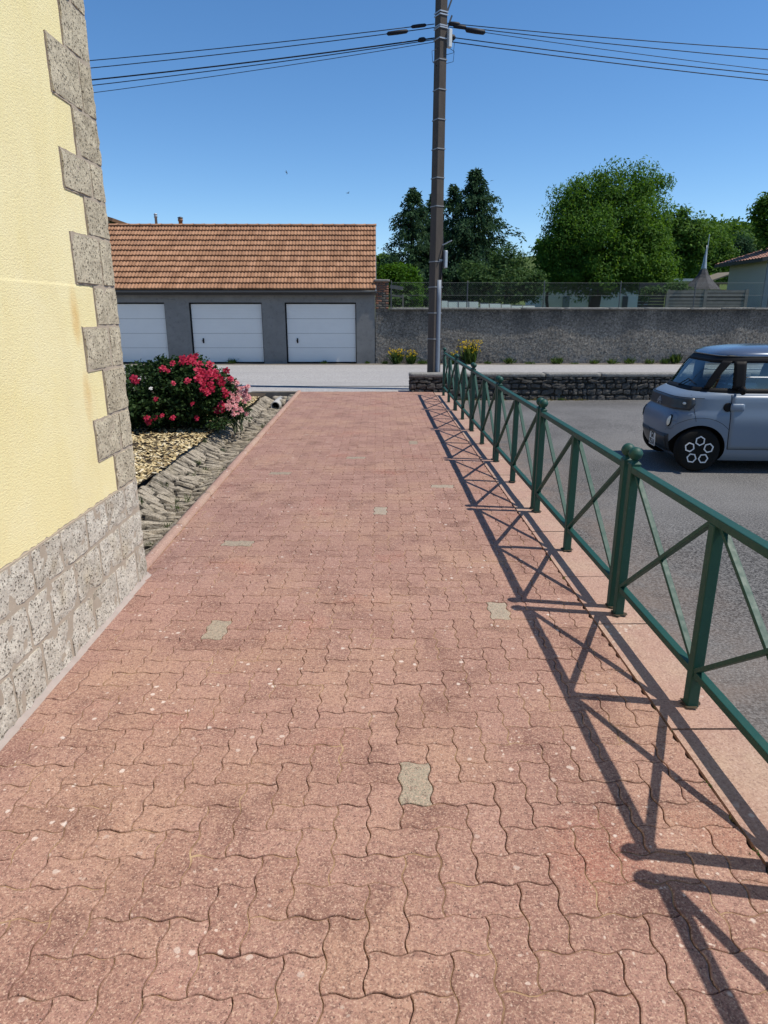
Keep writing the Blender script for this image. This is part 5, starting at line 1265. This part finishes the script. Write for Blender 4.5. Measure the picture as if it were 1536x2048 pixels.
# curved roof skin
V = []; F = []; n = len(angles_g); RR = [(1.0, 1.335), (1.0, 1.352), (.97, 1.376), (.88, 1.405), (.74, 1.428), (.56, 1.445), (.36, 1.456), (.16, 1.460)]
for k_, z in RR:
    L, Wd = .695, .568
    for a in angles_g: x, y = sup(L * k_, Wd * k_, NG * (.55 + .45 * k_), a); V.append((x, y, z))
for i in range(len(RR) - 1):
    for k in range(n): F.append((i*n+k, i*n+(k+1)%n, (i+1)*n+(k+1)%n, (i+1)*n+k))
F.append(tuple((len(RR)-1)*n + k for k in range(n)))
o = link('roof', mesh('roof', V, F, M['roof_sil'], True), car); md = o.modifiers.new('solid', 'SOLIDIFY'); md.thickness = .02; md.offset = -1
# cabin: seats, dashboard, steering wheel, wiper
for y in (-.26, .26):
    V_, F_ = rough_geo(.12, .40, .50, 4, 4, 6, .0, .05, 2); o = link('seat_back', mesh('seat_back', V_, F_, M['seat'], True), car); o.location = (-.25, y, .93 + .04); o.rotation_euler = (0, R(-12), 0)
V_, F_ = rough_geo(.34, 1.05, .10, 5, 8, 3, 0, .04, 3); o = link('dashboard', mesh('dashboard', V_, F_, M['black'], True), car); o.location = (.66, 0, .965)
m = MB(); m.tube([(.012 * math.sin(k), .15 * math.cos(2*math.pi*k/20), .15 * math.sin(2*math.pi*k/20)) if False else (0, .15 * math.cos(2*math.pi*k/20), .15 * math.sin(2*math.pi*k/20)) for k in range(21)], .013, 6); m.tube([(0, -.15, 0), (0, .15, 0)], .012, 5); o = m.build('steering_wheel', M['black'], car, True); o.location = (.40, .26, 1.03); o.rotation_euler = (0, R(-25), 0)
m = MB(); m.tube([onfront(GL, NG, .05, .975, .012), onfront(GL, NG, .20, 1.06, .012), onfront(GL, NG, .40, 1.02, .012)], .006, 5); m.build('wiper', M['black'], car)
# wheels with five hexagonal trim rings
hexm = plain('light_trim_ring', (.70, .72, .75), .35, .5)
for sx in (.862, -.862):
    for s in (1, -1):
        wh = empty('wheel', (sx, s * .585, .262)); wh.parent = car
        m = MB(); pr = [(.175, -.065), (.225, -.07), (.248, -.055), (.257, -.03), (.258, 0), (.257, .03), (.248, .055), (.225, .07), (.175, .066)]
        m.lathe(pr, (0, 0, 0), 48, 'y'); m.build('tyre', M['rubber'], wh, True)
        m = MB(); m.lathe([(.001, s * .062), (.06, s * .064), (.165, s * .058), (.182, s * .066), (.182, s * .05)], (0, 0, 0), 40, 'y'); m.build('wheel_disc', M['black'], wh, True)
        for k in range(5):
            a = 2 * math.pi * k / 5 + .35; cx, cz = .115 * math.cos(a), .115 * math.sin(a); pts = []
            m = MB(); ro, ri = .060, .045; V_ = []
            for j in range(6):
                b = a + math.pi * j / 3
                for rr in (ro, ri):
                    for yy in (.060, .071): V_.append((cx + rr * math.cos(b), s * yy, cz + rr * math.sin(b)))
            F_ = []
            for j in range(6):
                p, q = j * 4, ((j + 1) % 6) * 4; F_ += [(p+1, q+1, q+3, p+3), (p, q, q+1, p+1), (p+2, p+3, q+3, q+2)]
            m.add(V_, F_); m.build('trim_ring', hexm, wh)
# ================================================================== BIRDS
bm_ = plain('dark_plumage', (.02, .022, .03), .7, .2)
for (u_, v_, Y, rz, lb, roll) in ((572.7, 345, 40, .9, 'small dark swallow banking high in the sky over the garages', 1.1), (696, 386, 44, -.6, 'tiny dark swallow gliding lower in the sky towards the pole', .6)):
    p = at(u_, v_, Y); b = empty('swallow', p, rz); tag(b, lb, 'bird'); b.rotation_euler = (roll, .3, rz)
    m = MB(); pts = [(-.085, 0, 0), (-.06, 0, .002), (-.02, 0, 0), (.03, 0, -.002), (.06, 0, .002), (.078, 0, .006), (.092, 0, .004)]; m.tube(pts, [.004, .009, .017, .019, .014, .012, .002], 8)
    for s in (-1, 1):                                        # swept wings and forked tail grow out of the body mesh
        m.add([(.045, s * .012, .006), (-.005, s * .012, .004), (.04, s * .07, .022), (-.002, s * .075, .02), (-.05, s * .16, .012), (.02, s * .11, .022)], [(0, 1, 3, 2), (2, 3, 4, 5)])
        m.add([(-.075, 0, 0), (-.075, s * .012, 0), (-.15, s * .03, .002)], [(0, 1, 2)])
    m.build('body', bm_, b, True, recalc=False)
